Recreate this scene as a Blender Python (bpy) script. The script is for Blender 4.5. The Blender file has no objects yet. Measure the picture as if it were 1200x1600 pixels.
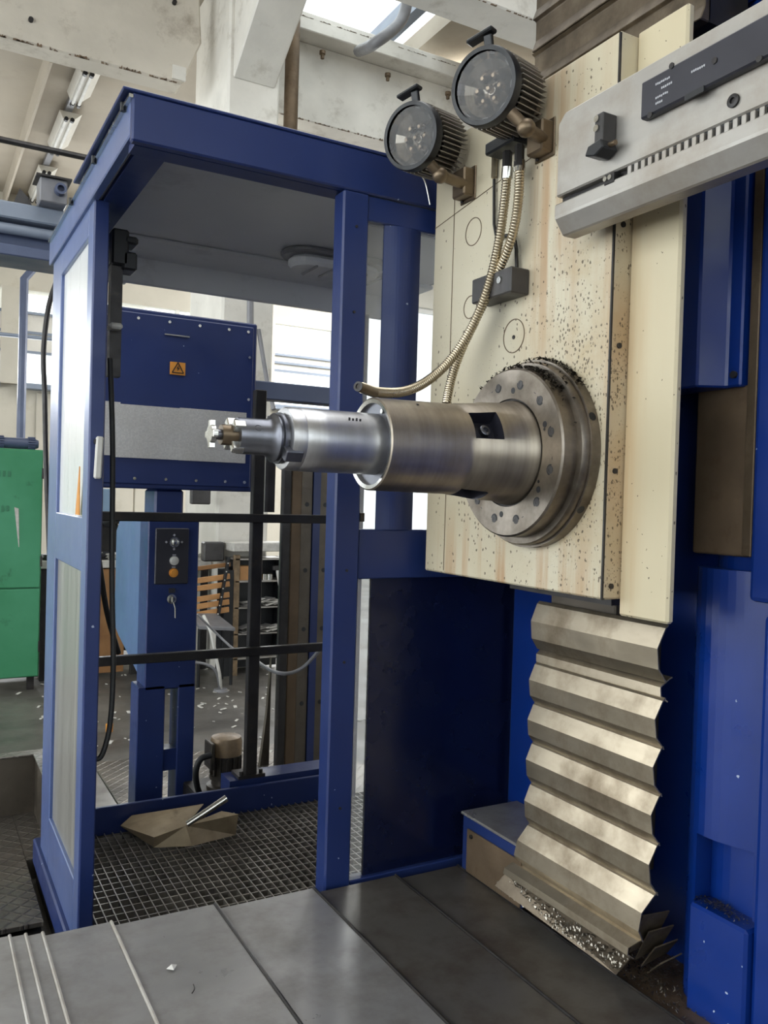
import bpy, bmesh, math, random
from mathutils import Vector, Matrix

# ------------------------------------------------------------ camera, world, lights, exposure
sc = bpy.context.scene
COL = sc.collection
CAM = Vector((0, 0, 1.55)); FPX = 1320.0
yaw, pit, rol = math.radians(29.1), math.radians(-0.95), math.radians(1.68)
fwd = Vector((math.sin(yaw)*math.cos(pit), math.cos(yaw)*math.cos(pit), math.sin(pit)))
r0 = Vector((math.cos(yaw), -math.sin(yaw), 0)); u0 = r0.cross(fwd)
RT = r0*math.cos(rol) + u0*math.sin(rol); UP = -r0*math.sin(rol) + u0*math.cos(rol)
cd = bpy.data.cameras.new('camera'); cam = bpy.data.objects.new('camera', cd); COL.objects.link(cam)
cd.sensor_fit = 'VERTICAL'; cd.sensor_height = 32; cd.lens = FPX/1600*32; cd.clip_start = 0.02; cd.clip_end = 200
cam.matrix_world = Matrix.Translation(CAM) @ Matrix((RT, UP, -fwd)).transposed().to_4x4()
sc.camera = cam
w = bpy.data.worlds.new('overcast_sky'); sc.world = w; w.use_nodes = True
w.node_tree.nodes['Background'].inputs[0].default_value = (0.93, 0.97, 1.0, 1)
w.node_tree.nodes['Background'].inputs[1].default_value = 3.2
def area(name, loc, rot, sx, sy, power, col=(1, 1, 1)):
    l = bpy.data.lights.new(name, 'AREA'); l.shape = 'RECTANGLE'; l.size = sx; l.size_y = sy; l.energy = power; l.color = col
    o = bpy.data.objects.new(name, l); COL.objects.link(o); o.location = loc; o.rotation_euler = rot; return o
H = math.pi/2
area('daylight_left_windows', (-5.85, 3.5, 2.9), (0, -H, 0), 4.6, 15, 370, (0.95, 0.98, 1))
area('daylight_rear_windows', (4.5, 14.5, 3.6), (-H, 0, 0), 13, 1.3, 420, (0.95, 0.98, 1))
area('daylight_skylight', (1.5, 2.5, 6.1), (0, 0, 0), 3.0, 5.0, 130, (0.97, 0.99, 1))
area('rear_hall_fill', (7.5, 10.5, 6.1), (0, 0, 0), 5.0, 6.0, 800, (0.97, 0.99, 1))  # added fill over the rear hall, out of view, no skylight there
sc.view_settings.view_transform = 'Standard'; sc.view_settings.look = 'None'
sc.view_settings.gamma = 1; sc.view_settings.use_curve_mapping = False
sc.view_settings.exposure = 0.12
sc.cycles.max_bounces = 8; sc.cycles.sample_clamp_indirect = 6; sc.cycles.caustics_reflective = False; sc.cycles.caustics_refractive = False

rng = random.Random(7)
def P(px, py, X=None, Y=None, Z=None):
    """point on an axis-aligned plane of the room (X, Y or Z given) that lies along a sight line of the survey photograph"""
    d = RT*((px-600)/FPX) - UP*((py-800)/FPX) + fwd
    a, v = (0, X) if X is not None else (1, Y) if Y is not None else (2, Z)
    return CAM + d*((v-CAM[a])/d[a])

# ------------------------------------------------------------ materials
def lin(c):
    return tuple(((x/255)/12.92 if x/255 <= .04045 else ((x/255+.055)/1.055)**2.4) for x in c)
class NT:
    def __init__(s, name):
        s.m = bpy.data.materials.new(name); s.m.use_nodes = True; s.t = s.m.node_tree; s.b = s.t.nodes['Principled BSDF']
    def n(s, ty, **k):
        x = s.t.nodes.new(ty)
        for a, v in k.items():
            if a.startswith('i_'): x.inputs[int(a[2:])].default_value = v
            else: setattr(x, a, v)
        return x
    def l(s, a, b): s.t.links.new(a, b)
    def math(s, op, a, b=None, clamp=False):
        x = s.n('ShaderNodeMath', operation=op); x.use_clamp = clamp
        for i, v in enumerate((a, b)):
            if v is None: continue
            if isinstance(v, (int, float)): x.inputs[i].default_value = v
            else: s.l(v, x.inputs[i])
        return x.outputs[0]
    def pos(s, scale=(1, 1, 1)):
        g = s.n('ShaderNodeNewGeometry'); m = s.n('ShaderNodeMapping'); s.l(g.outputs['Position'], m.inputs[0]); m.inputs['Scale'].default_value = scale
        return m.outputs[0]
    def noise(s, scale, detail=4, vec=None, rough=.55):
        x = s.n('ShaderNodeTexNoise'); x.inputs['Scale'].default_value = scale; x.inputs['Detail'].default_value = detail; x.inputs['Roughness'].default_value = rough
        s.l(vec or s.pos(), x.inputs['Vector']); return x.outputs['Fac']
    def ramp(s, v, a, b, lo=0., hi=1.):
        x = s.n('ShaderNodeMapRange'); x.clamp = True; s.l(v, x.inputs[0])
        for i, q in enumerate((a, b, lo, hi)): x.inputs[i+1].default_value = q
        return x.outputs[0]
    def mix(s, f, a, b):
        x = s.n('ShaderNodeMix', data_type='RGBA')
        if isinstance(f, (int, float)): x.inputs[0].default_value = f
        else: s.l(f, x.inputs[0])
        for i, q in ((6, a), (7, b)):
            if isinstance(q, tuple): x.inputs[i].default_value = (*q[:3], 1)
            else: s.l(q, x.inputs[i])
        return x.outputs[2]
    def dist(s, p, k=(1, 1, 1)):
        g = s.n('ShaderNodeNewGeometry'); v = s.n('ShaderNodeVectorMath', operation='SUBTRACT'); s.l(g.outputs['Position'], v.inputs[0]); v.inputs[1].default_value = p
        m = s.n('ShaderNodeVectorMath', operation='MULTIPLY'); s.l(v.outputs[0], m.inputs[0]); m.inputs[1].default_value = k
        q = s.n('ShaderNodeVectorMath', operation='LENGTH'); s.l(m.outputs[0], q.inputs[0]); return q.outputs['Value']
    def specks(s, scale, size, keep, vec=None):
        v = s.n('ShaderNodeTexVoronoi'); v.inputs['Scale'].default_value = scale
        nz = s.n('ShaderNodeTexNoise'); nz.inputs['Scale'].default_value = scale*2.2; nz.inputs['Detail'].default_value = 2; s.l(vec or s.pos(), nz.inputs['Vector'])
        ms = s.n('ShaderNodeVectorMath', operation='SCALE'); s.l(nz.outputs['Color'], ms.inputs[0]); ms.inputs['Scale'].default_value = .55/scale
        ad = s.n('ShaderNodeVectorMath', operation='ADD'); s.l(vec or s.pos(), ad.inputs[0]); s.l(ms.outputs[0], ad.inputs[1]); s.l(ad.outputs[0], v.inputs['Vector'])
        d = s.math('LESS_THAN', v.outputs['Distance'], size)
        c = s.n('ShaderNodeSeparateColor'); s.l(v.outputs['Color'], c.inputs[0])
        if isinstance(keep, float): k = s.math('LESS_THAN', c.outputs[0], keep)
        else: k = s.math('LESS_THAN', c.outputs[0], keep)
        return s.math('MULTIPLY', d, k)
    def bump(s, h, st, dist=.01):
        x = s.n('ShaderNodeBump'); x.inputs['Strength'].default_value = st; x.inputs['Distance'].default_value = dist; s.l(h, x.inputs['Height']); s.l(x.outputs[0], s.b.inputs['Normal'])
    def fin(s, col, rough, metal=0., spec=.5, coat=0.):
        if isinstance(col, tuple): s.b.inputs['Base Color'].default_value = (*col[:3], 1)
        else: s.l(col, s.b.inputs['Base Color'])
        if isinstance(rough, float): s.b.inputs['Roughness'].default_value = rough
        else: s.l(rough, s.b.inputs['Roughness'])
        s.b.inputs['Metallic'].default_value = metal; s.b.inputs['Specular IOR Level'].default_value = spec; s.b.inputs['Coat Weight'].default_value = coat
        return s.m
def simple(name, c, rough=.5, metal=0., vary=.15, scale=6, bump=0., spec=.5, dirt=None, damt=.5, coat=0., c2=None):
    t = NT(name); c = lin(c); n1 = t.noise(scale, 5)
    dark = lin(c2) if c2 else tuple(x*(1-vary*2) for x in c)
    col = t.mix(t.ramp(n1, .3, .7), dark, tuple(min(1, x*(1+vary*.5)) for x in c))
    if dirt: col = t.mix(t.ramp(t.noise(scale*2.3, 7, rough=.7), .55, .75, 0, damt), col, lin(dirt))
    if bump: t.bump(t.noise(scale*8, 5), bump)
    return t.fin(col, t.ramp(t.noise(scale*3, 4), .3, .7, max(0, rough-.08), min(1, rough+.08)), metal, spec, coat)
M = {}
def blue(name, c, rough=.38):
    t = NT(name); n1 = t.noise(2.5, 4)
    col = t.mix(t.ramp(n1, .35, .7), tuple(x*.82 for x in lin(c)), lin(c))
    col = t.mix(t.specks(55, .16, .02), col, lin((170, 180, 200)))
    col = t.mix(t.ramp(t.noise(9, 8, rough=.75), .66, .8, 0, .35), col, lin((25, 25, 35)))
    t.bump(t.noise(160, 2), .04, .002)
    return t.fin(col, t.ramp(t.noise(7, 5), .3, .7, rough-.08, rough+.1), 0., .5)
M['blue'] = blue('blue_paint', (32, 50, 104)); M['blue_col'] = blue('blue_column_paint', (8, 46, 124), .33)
M['blue_lit'] = blue('blue_paint_lit_side', (78, 100, 156), .42); M['blue_lit'].node_tree.nodes['Principled BSDF'].inputs['Coat Weight'].default_value = .9; M['blue_lit'].node_tree.nodes['Principled BSDF'].inputs['Coat Roughness'].default_value = .36  # same blue paint, lightened in colour for the light glancing off left-facing sides
M['navy'] = simple('dark_navy_panel', (12, 20, 50), .26, 0, .1, 3)
M['pocket'] = simple('dark_recess', (48, 48, 58), .35, .4, .2, 30)  # darker grey for the inside of the sleeve pockets
# cream headstock: worn paint, cutting chips and coolant rust of their own shape
t = NT('cream_headstock_paint')
base = t.mix(t.ramp(t.noise(1.6, 4), .3, .7), lin((190, 178, 150)), lin((208, 200, 178)))
v1 = t.noise(1., 6, t.pos((1, 22, 1.2)), .6)
dF = t.dist((1.25, 1.50, 1.66)); dB = t.dist((1.25, 1.6, 1.32), (0, 1.2, 3.0)); dR = t.dist((1.25, 1.41, 1.75), (0, 3.4, .95))
dT = t.dist((1.25, 1.50, 2.2), (0, 6, 1.2)); dE = t.dist((1.28, 1.30, 1.8), (8, 12, .6))
rust = t.math('MULTIPLY', t.ramp(v1, .45, .6), t.math('MAXIMUM', t.ramp(dB, .15, .75, 1, 0), t.math('MAXIMUM', t.ramp(dT, .1, .8, 1, 0), t.ramp(dE, .1, .9, .8, 0))))
col = t.mix(t.math('MULTIPLY', rust, .7), base, lin((168, 120, 70)))
fog = t.math('MULTIPLY', t.ramp(t.noise(7, 7, rough=.7), .42, .7), t.ramp(dR, .1, .85, .9, 0))
col = t.mix(fog, col, lin((176, 152, 112)))
dens = t.ramp(dR, .1, .75, 1., .0); dens2 = t.ramp(t.math('MINIMUM', dB, dF), .15, .6, .6, .03)
s1 = t.specks(150, .33, dens, t.pos((1, 1, .62))); s2 = t.specks(95, .24, t.math('MULTIPLY', dens2, t.ramp(t.noise(5, 3), .45, .6)), t.pos((1, 1, .7))); s3 = t.specks(210, .3, dens2)
pat = t.ramp(t.noise(24, 4), .44, .58)
s1 = t.math('MULTIPLY', s1, t.ramp(t.noise(24, 4), .40, .5)); s3 = t.math('MULTIPLY', s3, pat)
s4 = t.specks(34, .06, .22)
spk = t.math('MAXIMUM', t.math('MAXIMUM', s1, s2), t.math('MAXIMUM', s3, s4))
col = t.mix(t.math('MULTIPLY', spk, .82), col, lin((66, 52, 36)))
t.bump(spk, .3, .001); M['cream'] = t.fin(col, t.ramp(t.noise(8, 4), .3, .7, .38, .55))
t = NT('cream_side_paint'); b_ = t.mix(t.math('MULTIPLY', t.ramp(t.noise(1., 5, t.pos((8, 16, 1.1))), .5, .75, 0, .6), t.ramp(t.dist((1.29, 1.305, 1.8), (4, 16, .4)), .2, 1.1, 1, .15)), lin((202, 190, 160)), lin((186, 146, 98)))
s = t.math('MAXIMUM', t.specks(140, .28, .10, t.pos((1, 1, .6))), t.specks(40, .07, .3)); t.bump(s, .2, .001)
M['cream2'] = t.fin(t.mix(t.math('MULTIPLY', s, .8), b_, lin((70, 55, 40))), .48)
def steel(name, c, rough, aniso=(60, 2, 2), vary=.25, stain=None, metal=1., st=.6, bmp=.03):
    t = NT(name); c = lin(c); n1 = t.noise(1.5, 6, t.pos(aniso), .6); n2 = t.noise(6, 6, rough=.65)
    col = t.mix(t.ramp(n1, .35, .65), tuple(x*(1-vary) for x in c), c)
    col = t.mix(t.ramp(n2, .45, .7, 0, st), col, lin(stain) if stain else tuple(x*.6 for x in c))
    if bmp: t.bump(n1, bmp, .002)
    return t.fin(col, t.ramp(n2, .3, .7, rough-.07, rough+.12), metal)
M['spindle'] = steel('machined_spindle_steel', (178, 168, 154), .38, (45, 1, 1), .22, (112, 100, 86))
M['spindle2'] = steel('bright_spindle_steel', (204, 204, 206), .32, (45, 1, 1), .15, (140, 138, 136), st=.35)
M['flange'] = steel('oily_flange_steel', (146, 138, 128), .36, (4, 9, 9), .3, (78, 68, 56), st=.75)
M['arbor'] = steel('dark_arbor_steel', (128, 130, 138), .34, (30, 1, 1), .15, (88, 88, 96))
M['chrome'] = steel('bright_steel', (215, 215, 210), .2, (3, 3, 3), .1, (170, 165, 155), st=.4)
M['hose'] = steel('hose_steel', (200, 188, 165), .27, (3, 3, 3), .15, (140, 122, 92), st=.5)
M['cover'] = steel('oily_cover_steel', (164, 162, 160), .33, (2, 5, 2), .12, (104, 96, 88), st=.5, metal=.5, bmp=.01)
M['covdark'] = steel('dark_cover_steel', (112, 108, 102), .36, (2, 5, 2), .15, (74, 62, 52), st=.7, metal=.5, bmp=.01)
M['apron'] = steel('apron_plate_steel', (176, 164, 144), .36, (2, 3, 9), .2, (98, 82, 62), st=.75, metal=.9)
M['apdark'] = steel('dirty_wiper_steel', (120, 108, 92), .45, (9, 9, 9), .4, (60, 50, 40), st=.9, metal=.7)
M['railsteel'] = steel('beam_steel', (176, 172, 166), .42, (4, 2, 14), .12, (140, 128, 112), st=.6, metal=.6, bmp=.01)
M['dark'] = simple('dark_steel', (58, 56, 56), .45, .5, .2, 9, dirt=(96, 78, 60), damt=.4)
M['black'] = simple('black_plastic', (26, 28, 32), .45, 0, .15, 8)
M['rubber'] = simple('black_rubber', (30, 31, 33), .6, 0, .1, 8)
M['panel_black'] = simple('black_plate', (52, 52, 60), .42, .2, .12, 5)
M['greyb'] = simple('graphite_box_paint', (74, 72, 72), .45, .3, .2, 9)
M['bracket'] = simple('bronze_grey_bracket', (124, 108, 88), .38, .7, .2, 9, dirt=(80, 62, 44), damt=.5)
M['conc'] = simple('whitewashed_concrete', (232, 228, 219), .85, 0, .10, 1.6, bump=.25, dirt=(150, 140, 122), damt=.55)
M['conc2'] = simple('stained_concrete', (212, 204, 190), .85, 0, .12, 1.2, bump=.3, dirt=(118, 102, 82), damt=.65)
M['concd'] = simple('chipped_concrete', (120, 100, 80), .9, 0, .3, 20, bump=.5)
M['ceil'] = simple('beige_ceiling_render', (176, 166, 150), .9, 0, .08, .8, bump=.1, dirt=(150, 138, 120), damt=.4)
M['wall'] = simple('cream_wall_panels', (206, 200, 186), .85, 0, .08, .9, bump=.1, dirt=(160, 148, 124), damt=.45)
t = NT('worn_floor'); c_ = t.mix(t.ramp(t.noise(.9, 8, rough=.65), .35, .68), lin((62, 60, 58)), lin((118, 114, 108)))
c_ = t.mix(t.specks(14, .10, .08), c_, lin((165, 160, 150))); t.bump(t.noise(30, 4), .15, .01)
M['floor'] = t.fin(c_, t.ramp(t.noise(2.5, 6), .3, .7, .28, .6), 0., .5)
t = NT('tread_plate'); v = t.n('ShaderNodeTexChecker'); v.inputs['Scale'].default_value = 42; t.l(t.pos(), v.inputs['Vector'])
w1 = t.n('ShaderNodeTexWave'); w1.wave_type = 'BANDS'; w1.bands_direction = 'DIAGONAL'; w1.inputs['Scale'].default_value = 9; t.l(t.pos((1, 1, 0)), w1.inputs['Vector'])
w2 = t.n('ShaderNodeTexWave'); w2.wave_type = 'BANDS'; w2.bands_direction = 'DIAGONAL'; w2.inputs['Scale'].default_value = 9; t.l(t.pos((1, -1, 0)), w2.inputs['Vector'])
hh = t.ramp(t.math('MAXIMUM', w1.outputs['Fac'], w2.outputs['Fac']), .86, .98); t.bump(hh, .7, .004)
M['tread'] = t.fin(t.mix(t.ramp(t.noise(3, 6), .35, .65), lin((92, 88, 84)), lin((138, 132, 124))), t.ramp(t.noise(5), .3, .7, .3, .5), .7)
M['paper'] = None
t = NT('printed_table_paper'); g = t.n('ShaderNodeTexBrick'); g.offset = 0; g.inputs['Scale'].default_value = 1
t.l(t.pos((60, 60, 110)), g.inputs['Vector']); cm = t.n('ShaderNodeCombineXYZ'); sp = t.n('ShaderNodeSeparateXYZ'); t.l(t.pos((130, 1, 170)), sp.inputs[0]); t.l(sp.outputs[0], cm.inputs[0]); t.l(sp.outputs[2], cm.inputs[1]); t.l(cm.outputs[0], g.inputs['Vector'])
g.inputs['Color1'].default_value = (*lin((226, 224, 220)), 1); g.inputs['Color2'].default_value = (*lin((206, 204, 202)), 1); g.inputs['Mortar'].default_value = (*lin((165, 164, 168)), 1); g.inputs['Mortar Size'].default_value = .09; g.inputs['Brick Width'].default_value = .8; g.inputs['Row Height'].default_value = 1.
M['paper'] = t.fin(t.mix(t.ramp(t.noise(8, 4), .3, .7, 0, .3), g.outputs[0], lin((170, 166, 158))), .7)
M['white'] = simple('off_white', (216, 214, 208), .6, 0, .08, 8)
M['plain_paper'] = simple('plain_paper', (205, 202, 195), .7, 0, .12, 30)
M['orange'] = simple('warning_orange', (224, 150, 58), .5, 0, .08, 12)
M['ink'] = simple('black_print', (24, 22, 22), .6, 0, .05, 12)
M['greyprint'] = simple('pale_print', (190, 190, 196), .6, 0, .05, 12)
M['greypanel'] = simple('grey_ceiling_paint', (226, 228, 232), .42, 0, .05, 1.5, dirt=(120, 118, 118), damt=.35)
M['lampgrey'] = simple('grey_lamp_body', (130, 130, 134), .4, 0, .1, 8)
M['duct'] = simple('blue_grey_duct_paint', (142, 152, 168), .45, 0, .1, 2)
M['duct2'] = simple('dark_blue_grey_paint', (86, 96, 124), .4, 0, .12, 2)
M['wood'] = simple('brown_board', (158, 116, 74), .6, 0, .15, 5, c2=(130, 92, 56))
M['slat'] = simple('orange_wood_slat', (205, 152, 98), .55, 0, .12, 9)
M['rusty'] = simple('rusty_steel', (118, 100, 80), .55, .5, .2, 6, bump=.1, dirt=(84, 62, 44), damt=.7)
M['rustfloor'] = simple('rusty_gutter', (124, 104, 84), .45, .5, .2, 5, bump=.15, dirt=(110, 66, 36), damt=.6)
M['way'] = simple('old_way_steel', (104, 96, 86), .45, .6, .2, 4, dirt=(60, 50, 40), damt=.5)
M['wayb'] = simple('brownish_way_steel', (112, 94, 74), .5, .5, .2, 4, dirt=(70, 56, 42), damt=.5)
M['fluor'] = simple('fluorescent_reflector_white', (222, 218, 208), .5, 0, .05, 6)
M['ltblue'] = simple('light_blue_machine_paint', (150, 178, 208), .5, 0, .05, 6)
M['pump'] = simple('pump_beige_paint', (146, 124, 96), .45, .2, .25, 14, dirt=(60, 52, 44), damt=.7)
M['pumpd'] = simple('pump_grimy_iron', (84, 78, 70), .42, .5, .3, 20, dirt=(40, 36, 32), damt=.6)
M['chips'] = steel('steel_chips', (170, 164, 152), .3, (50, 50, 50), .6, (60, 54, 46))
M['grate'] = simple('grating_steel', (150, 144, 136), .4, .4, .2, 10, dirt=(60, 54, 48), damt=.5)
M['pan'] = simple('dirty_sheet_metal', (178, 160, 132), .45, .5, .2, 6, dirt=(88, 76, 60), damt=.7)
t = NT('brushed_sheet'); n_ = t.noise(1., 5, t.pos((70, 70, 1.)))
M['sheet'] = t.fin(t.mix(t.ramp(n_, .3, .7), lin((236, 236, 234)), lin((244, 244, 242))), t.ramp(n_, .3, .7, .26, .34), .25)
t = NT('dull_sheet'); n_ = t.noise(1., 5, t.pos((60, 60, 1.)))
M['sheet2'] = t.fin(t.mix(t.ramp(n_, .3, .7), lin((160, 158, 152)), lin((182, 180, 174))), t.ramp(n_, .3, .7, .28, .38), .5)
t = NT('green_locker_paint'); c_ = t.mix(t.ramp(t.noise(1.4, 5), .3, .7), lin((58, 136, 92)), lin((84, 160, 122)))
c_ = t.mix(t.ramp(t.noise(5, 8, rough=.7), .62, .72, 0, .7), c_, lin((40, 84, 58))); M['green'] = t.fin(c_, .45)
t = NT('window_glass'); gl = t.n('ShaderNodeBsdfGlossy'); gl.inputs['Roughness'].default_value = .05; tr = t.n('ShaderNodeBsdfTransparent'); tr.inputs[0].default_value = (.93, .95, .95, 1)
mx = t.n('ShaderNodeMixShader'); mx.inputs[0].default_value = .08; t.l(tr.outputs[0], mx.inputs[1]); t.l(gl.outputs[0], mx.inputs[2]); t.l(mx.outputs[0], t.t.nodes['Material Output'].inputs[0]); M['glass'] = t.m
M['reflector'] = steel('faceted_reflector', (150, 142, 132), .13, (14, 14, 14), .35, (80, 74, 66), st=.5, bmp=.1)
M['led'] = steel('led_module', (118, 104, 88), .2, (20, 20, 20), .4, (70, 62, 52), bmp=.2)
t = NT('lamp_lens'); gl = t.n('ShaderNodeBsdfGlossy'); gl.inputs['Roughness'].default_value = .08; tr = t.n('ShaderNodeBsdfTransparent'); tr.inputs[0].default_value = (.9, .9, .9, 1)
mx = t.n('ShaderNodeMixShader'); mx.inputs[0].default_value = .035; t.l(tr.outputs[0], mx.inputs[1]); t.l(gl.outputs[0], mx.inputs[2]); t.l(mx.outputs[0], t.t.nodes['Material Output'].inputs[0]); M['lens'] = t.m
t = NT('clouded_pane'); tl_ = t.n('ShaderNodeBsdfTranslucent'); tl_.inputs[0].default_value = (.9, .9, .9, 1); tr = t.n('ShaderNodeBsdfTransparent'); tr.inputs[0].default_value = (.93, .94, .94, 1)
gl = t.n('ShaderNodeBsdfGlossy'); gl.inputs['Roughness'].default_value = .15
mx = t.n('ShaderNodeMixShader'); mx.inputs[0].default_value = .25; t.l(tr.outputs[0], mx.inputs[1]); t.l(tl_.outputs[0], mx.inputs[2])
m2 = t.n('ShaderNodeMixShader'); m2.inputs[0].default_value = .06; t.l(mx.outputs[0], m2.inputs[1]); t.l(gl.outputs[0], m2.inputs[2]); t.l(m2.outputs[0], t.t.nodes['Material Output'].inputs[0]); M['pane'] = t.m

# ------------------------------------------------------------ mesh helpers
WL = {}
class MB:
    def __init__(s): s.v = []; s.f = []; s.sm = []
    def add(s, vs, fs, smooth=False):
        b = len(s.v); s.v += [Vector(v) for v in vs]; s.f += [tuple(i+b for i in f) for f in fs]; s.sm += [smooth]*len(fs); return s
    def box(s, x0, x1, y0, y1, z0, z1):
        v = [(x, y, z) for z in (z0, z1) for y in (y0, y1) for x in (x0, x1)]
        return s.add(v, [(0, 2, 3, 1), (4, 5, 7, 6), (0, 1, 5, 4), (2, 6, 7, 3), (0, 4, 6, 2), (1, 3, 7, 5)])
    def obox(s, c, ax, ay, az, hx, hy, hz):
        c = Vector(c); v = [c+ax*(hx*i)+ay*(hy*j)+az*(hz*k) for k in (-1, 1) for j in (-1, 1) for i in (-1, 1)]
        return s.add(v, [(0, 2, 3, 1), (4, 5, 7, 6), (0, 1, 5, 4), (2, 6, 7, 3), (0, 4, 6, 2), (1, 3, 7, 5)])
    def bar(s, a, b, wd, ht, up=(0, 0, 1)):
        a, b = Vector(a), Vector(b); d = (b-a); L = d.length; d.normalize(); u = Vector(up); sd = d.cross(u).normalized(); u = sd.cross(d)
        return s.obox((a+b)/2, d, sd, u, L/2, wd/2, ht/2)
    def prism(s, poly, d):
        d = Vector(d); n = len(poly); v = [Vector(p) for p in poly]+[Vector(p)+d for p in poly]
        return s.add(v, [tuple(range(n-1, -1, -1)), tuple(range(n, 2*n))]+[(i, (i+1) % n, n+(i+1) % n, n+i) for i in range(n)])
    def lathe(s, o, d, prof, n=32, skip=None, cap=(True, True), smooth=True):
        o = Vector(o); d = Vector(d).normalized(); a = d.cross(Vector((0, 0, 1)))
        if a.length < .1: a = d.cross(Vector((0, 1, 0)))
        a.normalize(); b = d.cross(a); v = []; f = []; sm = []
        for (t_, r) in prof:
            for i in range(n):
                th = 2*math.pi*i/n; v.append(o+d*t_+(a*math.cos(th)+b*math.sin(th))*r)
        for k in range(len(prof)-1):
            for i in range(n):
                if skip and skip(k, i): continue
                f.append((k*n+i, (k+1)*n+i, (k+1)*n+(i+1) % n, k*n+(i+1) % n))
        s.add(v, f, smooth)
        bb = len(s.v)-len(v)
        if cap[0] and prof[0][1] > 1e-6: s.f.append(tuple(bb+i for i in range(n))); s.sm.append(False)
        if cap[1] and prof[-1][1] > 1e-6: s.f.append(tuple(bb+(len(prof)-1)*n+i for i in range(n-1, -1, -1))); s.sm.append(False)
        return s
    def cyl(s, a, b, r, r2=None, n=16):
        a, b = Vector(a), Vector(b); return s.lathe(a, b-a, [(0, r), ((b-a).length, r if r2 is None else r2)], n)
    def tube(s, pts, r, n=10, rad=None):
        pts = [Vector(p) for p in pts]; v = []; u = None
        for i, p in enumerate(pts):
            d = (pts[min(i+1, len(pts)-1)]-pts[max(i-1, 0)]).normalized()
            if u is None: u = d.cross(Vector((.3, .5, .8))).normalized()
            u = (u-d*u.dot(d)).normalized(); w_ = d.cross(u); rr = rad(i) if rad else r
            for k in range(n):
                th = 2*math.pi*k/n; v.append(p+(u*math.cos(th)+w_*math.sin(th))*rr)
        m = len(pts); f = [(i*n+k, i*n+(k+1) % n, (i+1)*n+(k+1) % n, (i+1)*n+k) for i in range(m-1) for k in range(n)]
        s.add(v, f, True); bb = len(s.v)-len(v)
        s.f += [tuple(bb+k for k in range(n-1, -1, -1)), tuple(bb+(m-1)*n+k for k in range(n))]; s.sm += [False, False]; return s
    def build(s, name, mat, parent=None, local=False, bevel=0., seg=1, mat2=None):
        lo = [min(v[i] for v in s.v) for i in range(3)]; hi = [max(v[i] for v in s.v) for i in range(3)]
        c = Vector(((lo[0]+hi[0])/2, (lo[1]+hi[1])/2, lo[2]))
        me = bpy.data.meshes.new(name); me.from_pydata([v-c for v in s.v], [], s.f); me.update()
        for i, p in enumerate(me.polygons): p.use_smooth = s.sm[i]
        me.materials.append(M[mat] if isinstance(mat, str) else mat)
        bm = bmesh.new(); bm.from_mesh(me); bmesh.ops.recalc_face_normals(bm, faces=bm.faces)
        bm.to_mesh(me); bm.free()
        if any(s.sm):
            try: me.set_sharp_from_angle(angle=math.radians(40))
            except Exception: pass
        o = bpy.data.objects.new(name, me); COL.objects.link(o)
        if parent is not None:
            o.parent = parent; o.location = c if local else c-WL[parent.name]
        else: o.location = c
        WL[o.name] = c
        if bevel:
            m = o.modifiers.new('bevel', 'BEVEL'); m.width = bevel; m.segments = seg; m.limit_method = 'ANGLE'; m.angle_limit = math.radians(35)
        return o
def thing(name, label, cat, loc=(0, 0, 0), rot=None, group=None):
    o = bpy.data.objects.new(name, None); COL.objects.link(o); o.location = loc; o.empty_display_size = .05
    if rot is not None: o.rotation_euler = rot
    o['label'] = label; o['category'] = cat; WL[o.name] = Vector(loc)
    if group: o['group'] = group
    return o
def tag(o, label, cat, group=None):
    o['label'] = label; o['category'] = cat
    if group: o['group'] = group
    return o
def struct(o, label=None):
    o['kind'] = 'structure'
    if label: o['label'] = label
    return o
def dup(o, parent, loc, rot=None):
    c = o.copy(); COL.objects.link(c); c.parent = parent; c.location = loc
    if rot is not None: c.rotation_euler = rot
    return c
def spline(pts, k=8):
    pts = [Vector(p) for p in pts]; out = []; n = len(pts)
    for i in range(n-1):
        p0, p1, p2, p3 = pts[max(i-1, 0)], pts[i], pts[i+1], pts[min(i+2, n-1)]
        for j in range(k):
            t = j/k; out.append(.5*((2*p1)+(p2-p0)*t+(2*p0-5*p1+4*p2-p3)*t*t+(3*p1-p0-3*p2+p3)*t**3))
    out.append(pts[-1]); return out
def resample(pts, step):
    out = [pts[0]]; acc = 0
    for a, b in zip(pts, pts[1:]):
        L = (b-a).length; d = step-acc
        while d <= L: out.append(a.lerp(b, d/L)); d += step
        acc = L-(d-step)
    return out
X_, Y_, Z_ = Vector((1, 0, 0)), Vector((0, 1, 0)), Vector((0, 0, 1))

def chipbit(m, x, y, z, ln, h):
    if rng.random() < .3: return
    n = rng.randint(3, 5); p = [(x+ln*i/n, y, z+h*rng.random()) for i in range(n+1)]; q = [(x+ln, y, z), (x, y, z)]
    m.prism(p+q, (0, .012, 0))
ORD = ['first', 'second', 'third', 'fourth', 'fifth', 'sixth', 'seventh', 'eighth', 'ninth', 'tenth']
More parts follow.
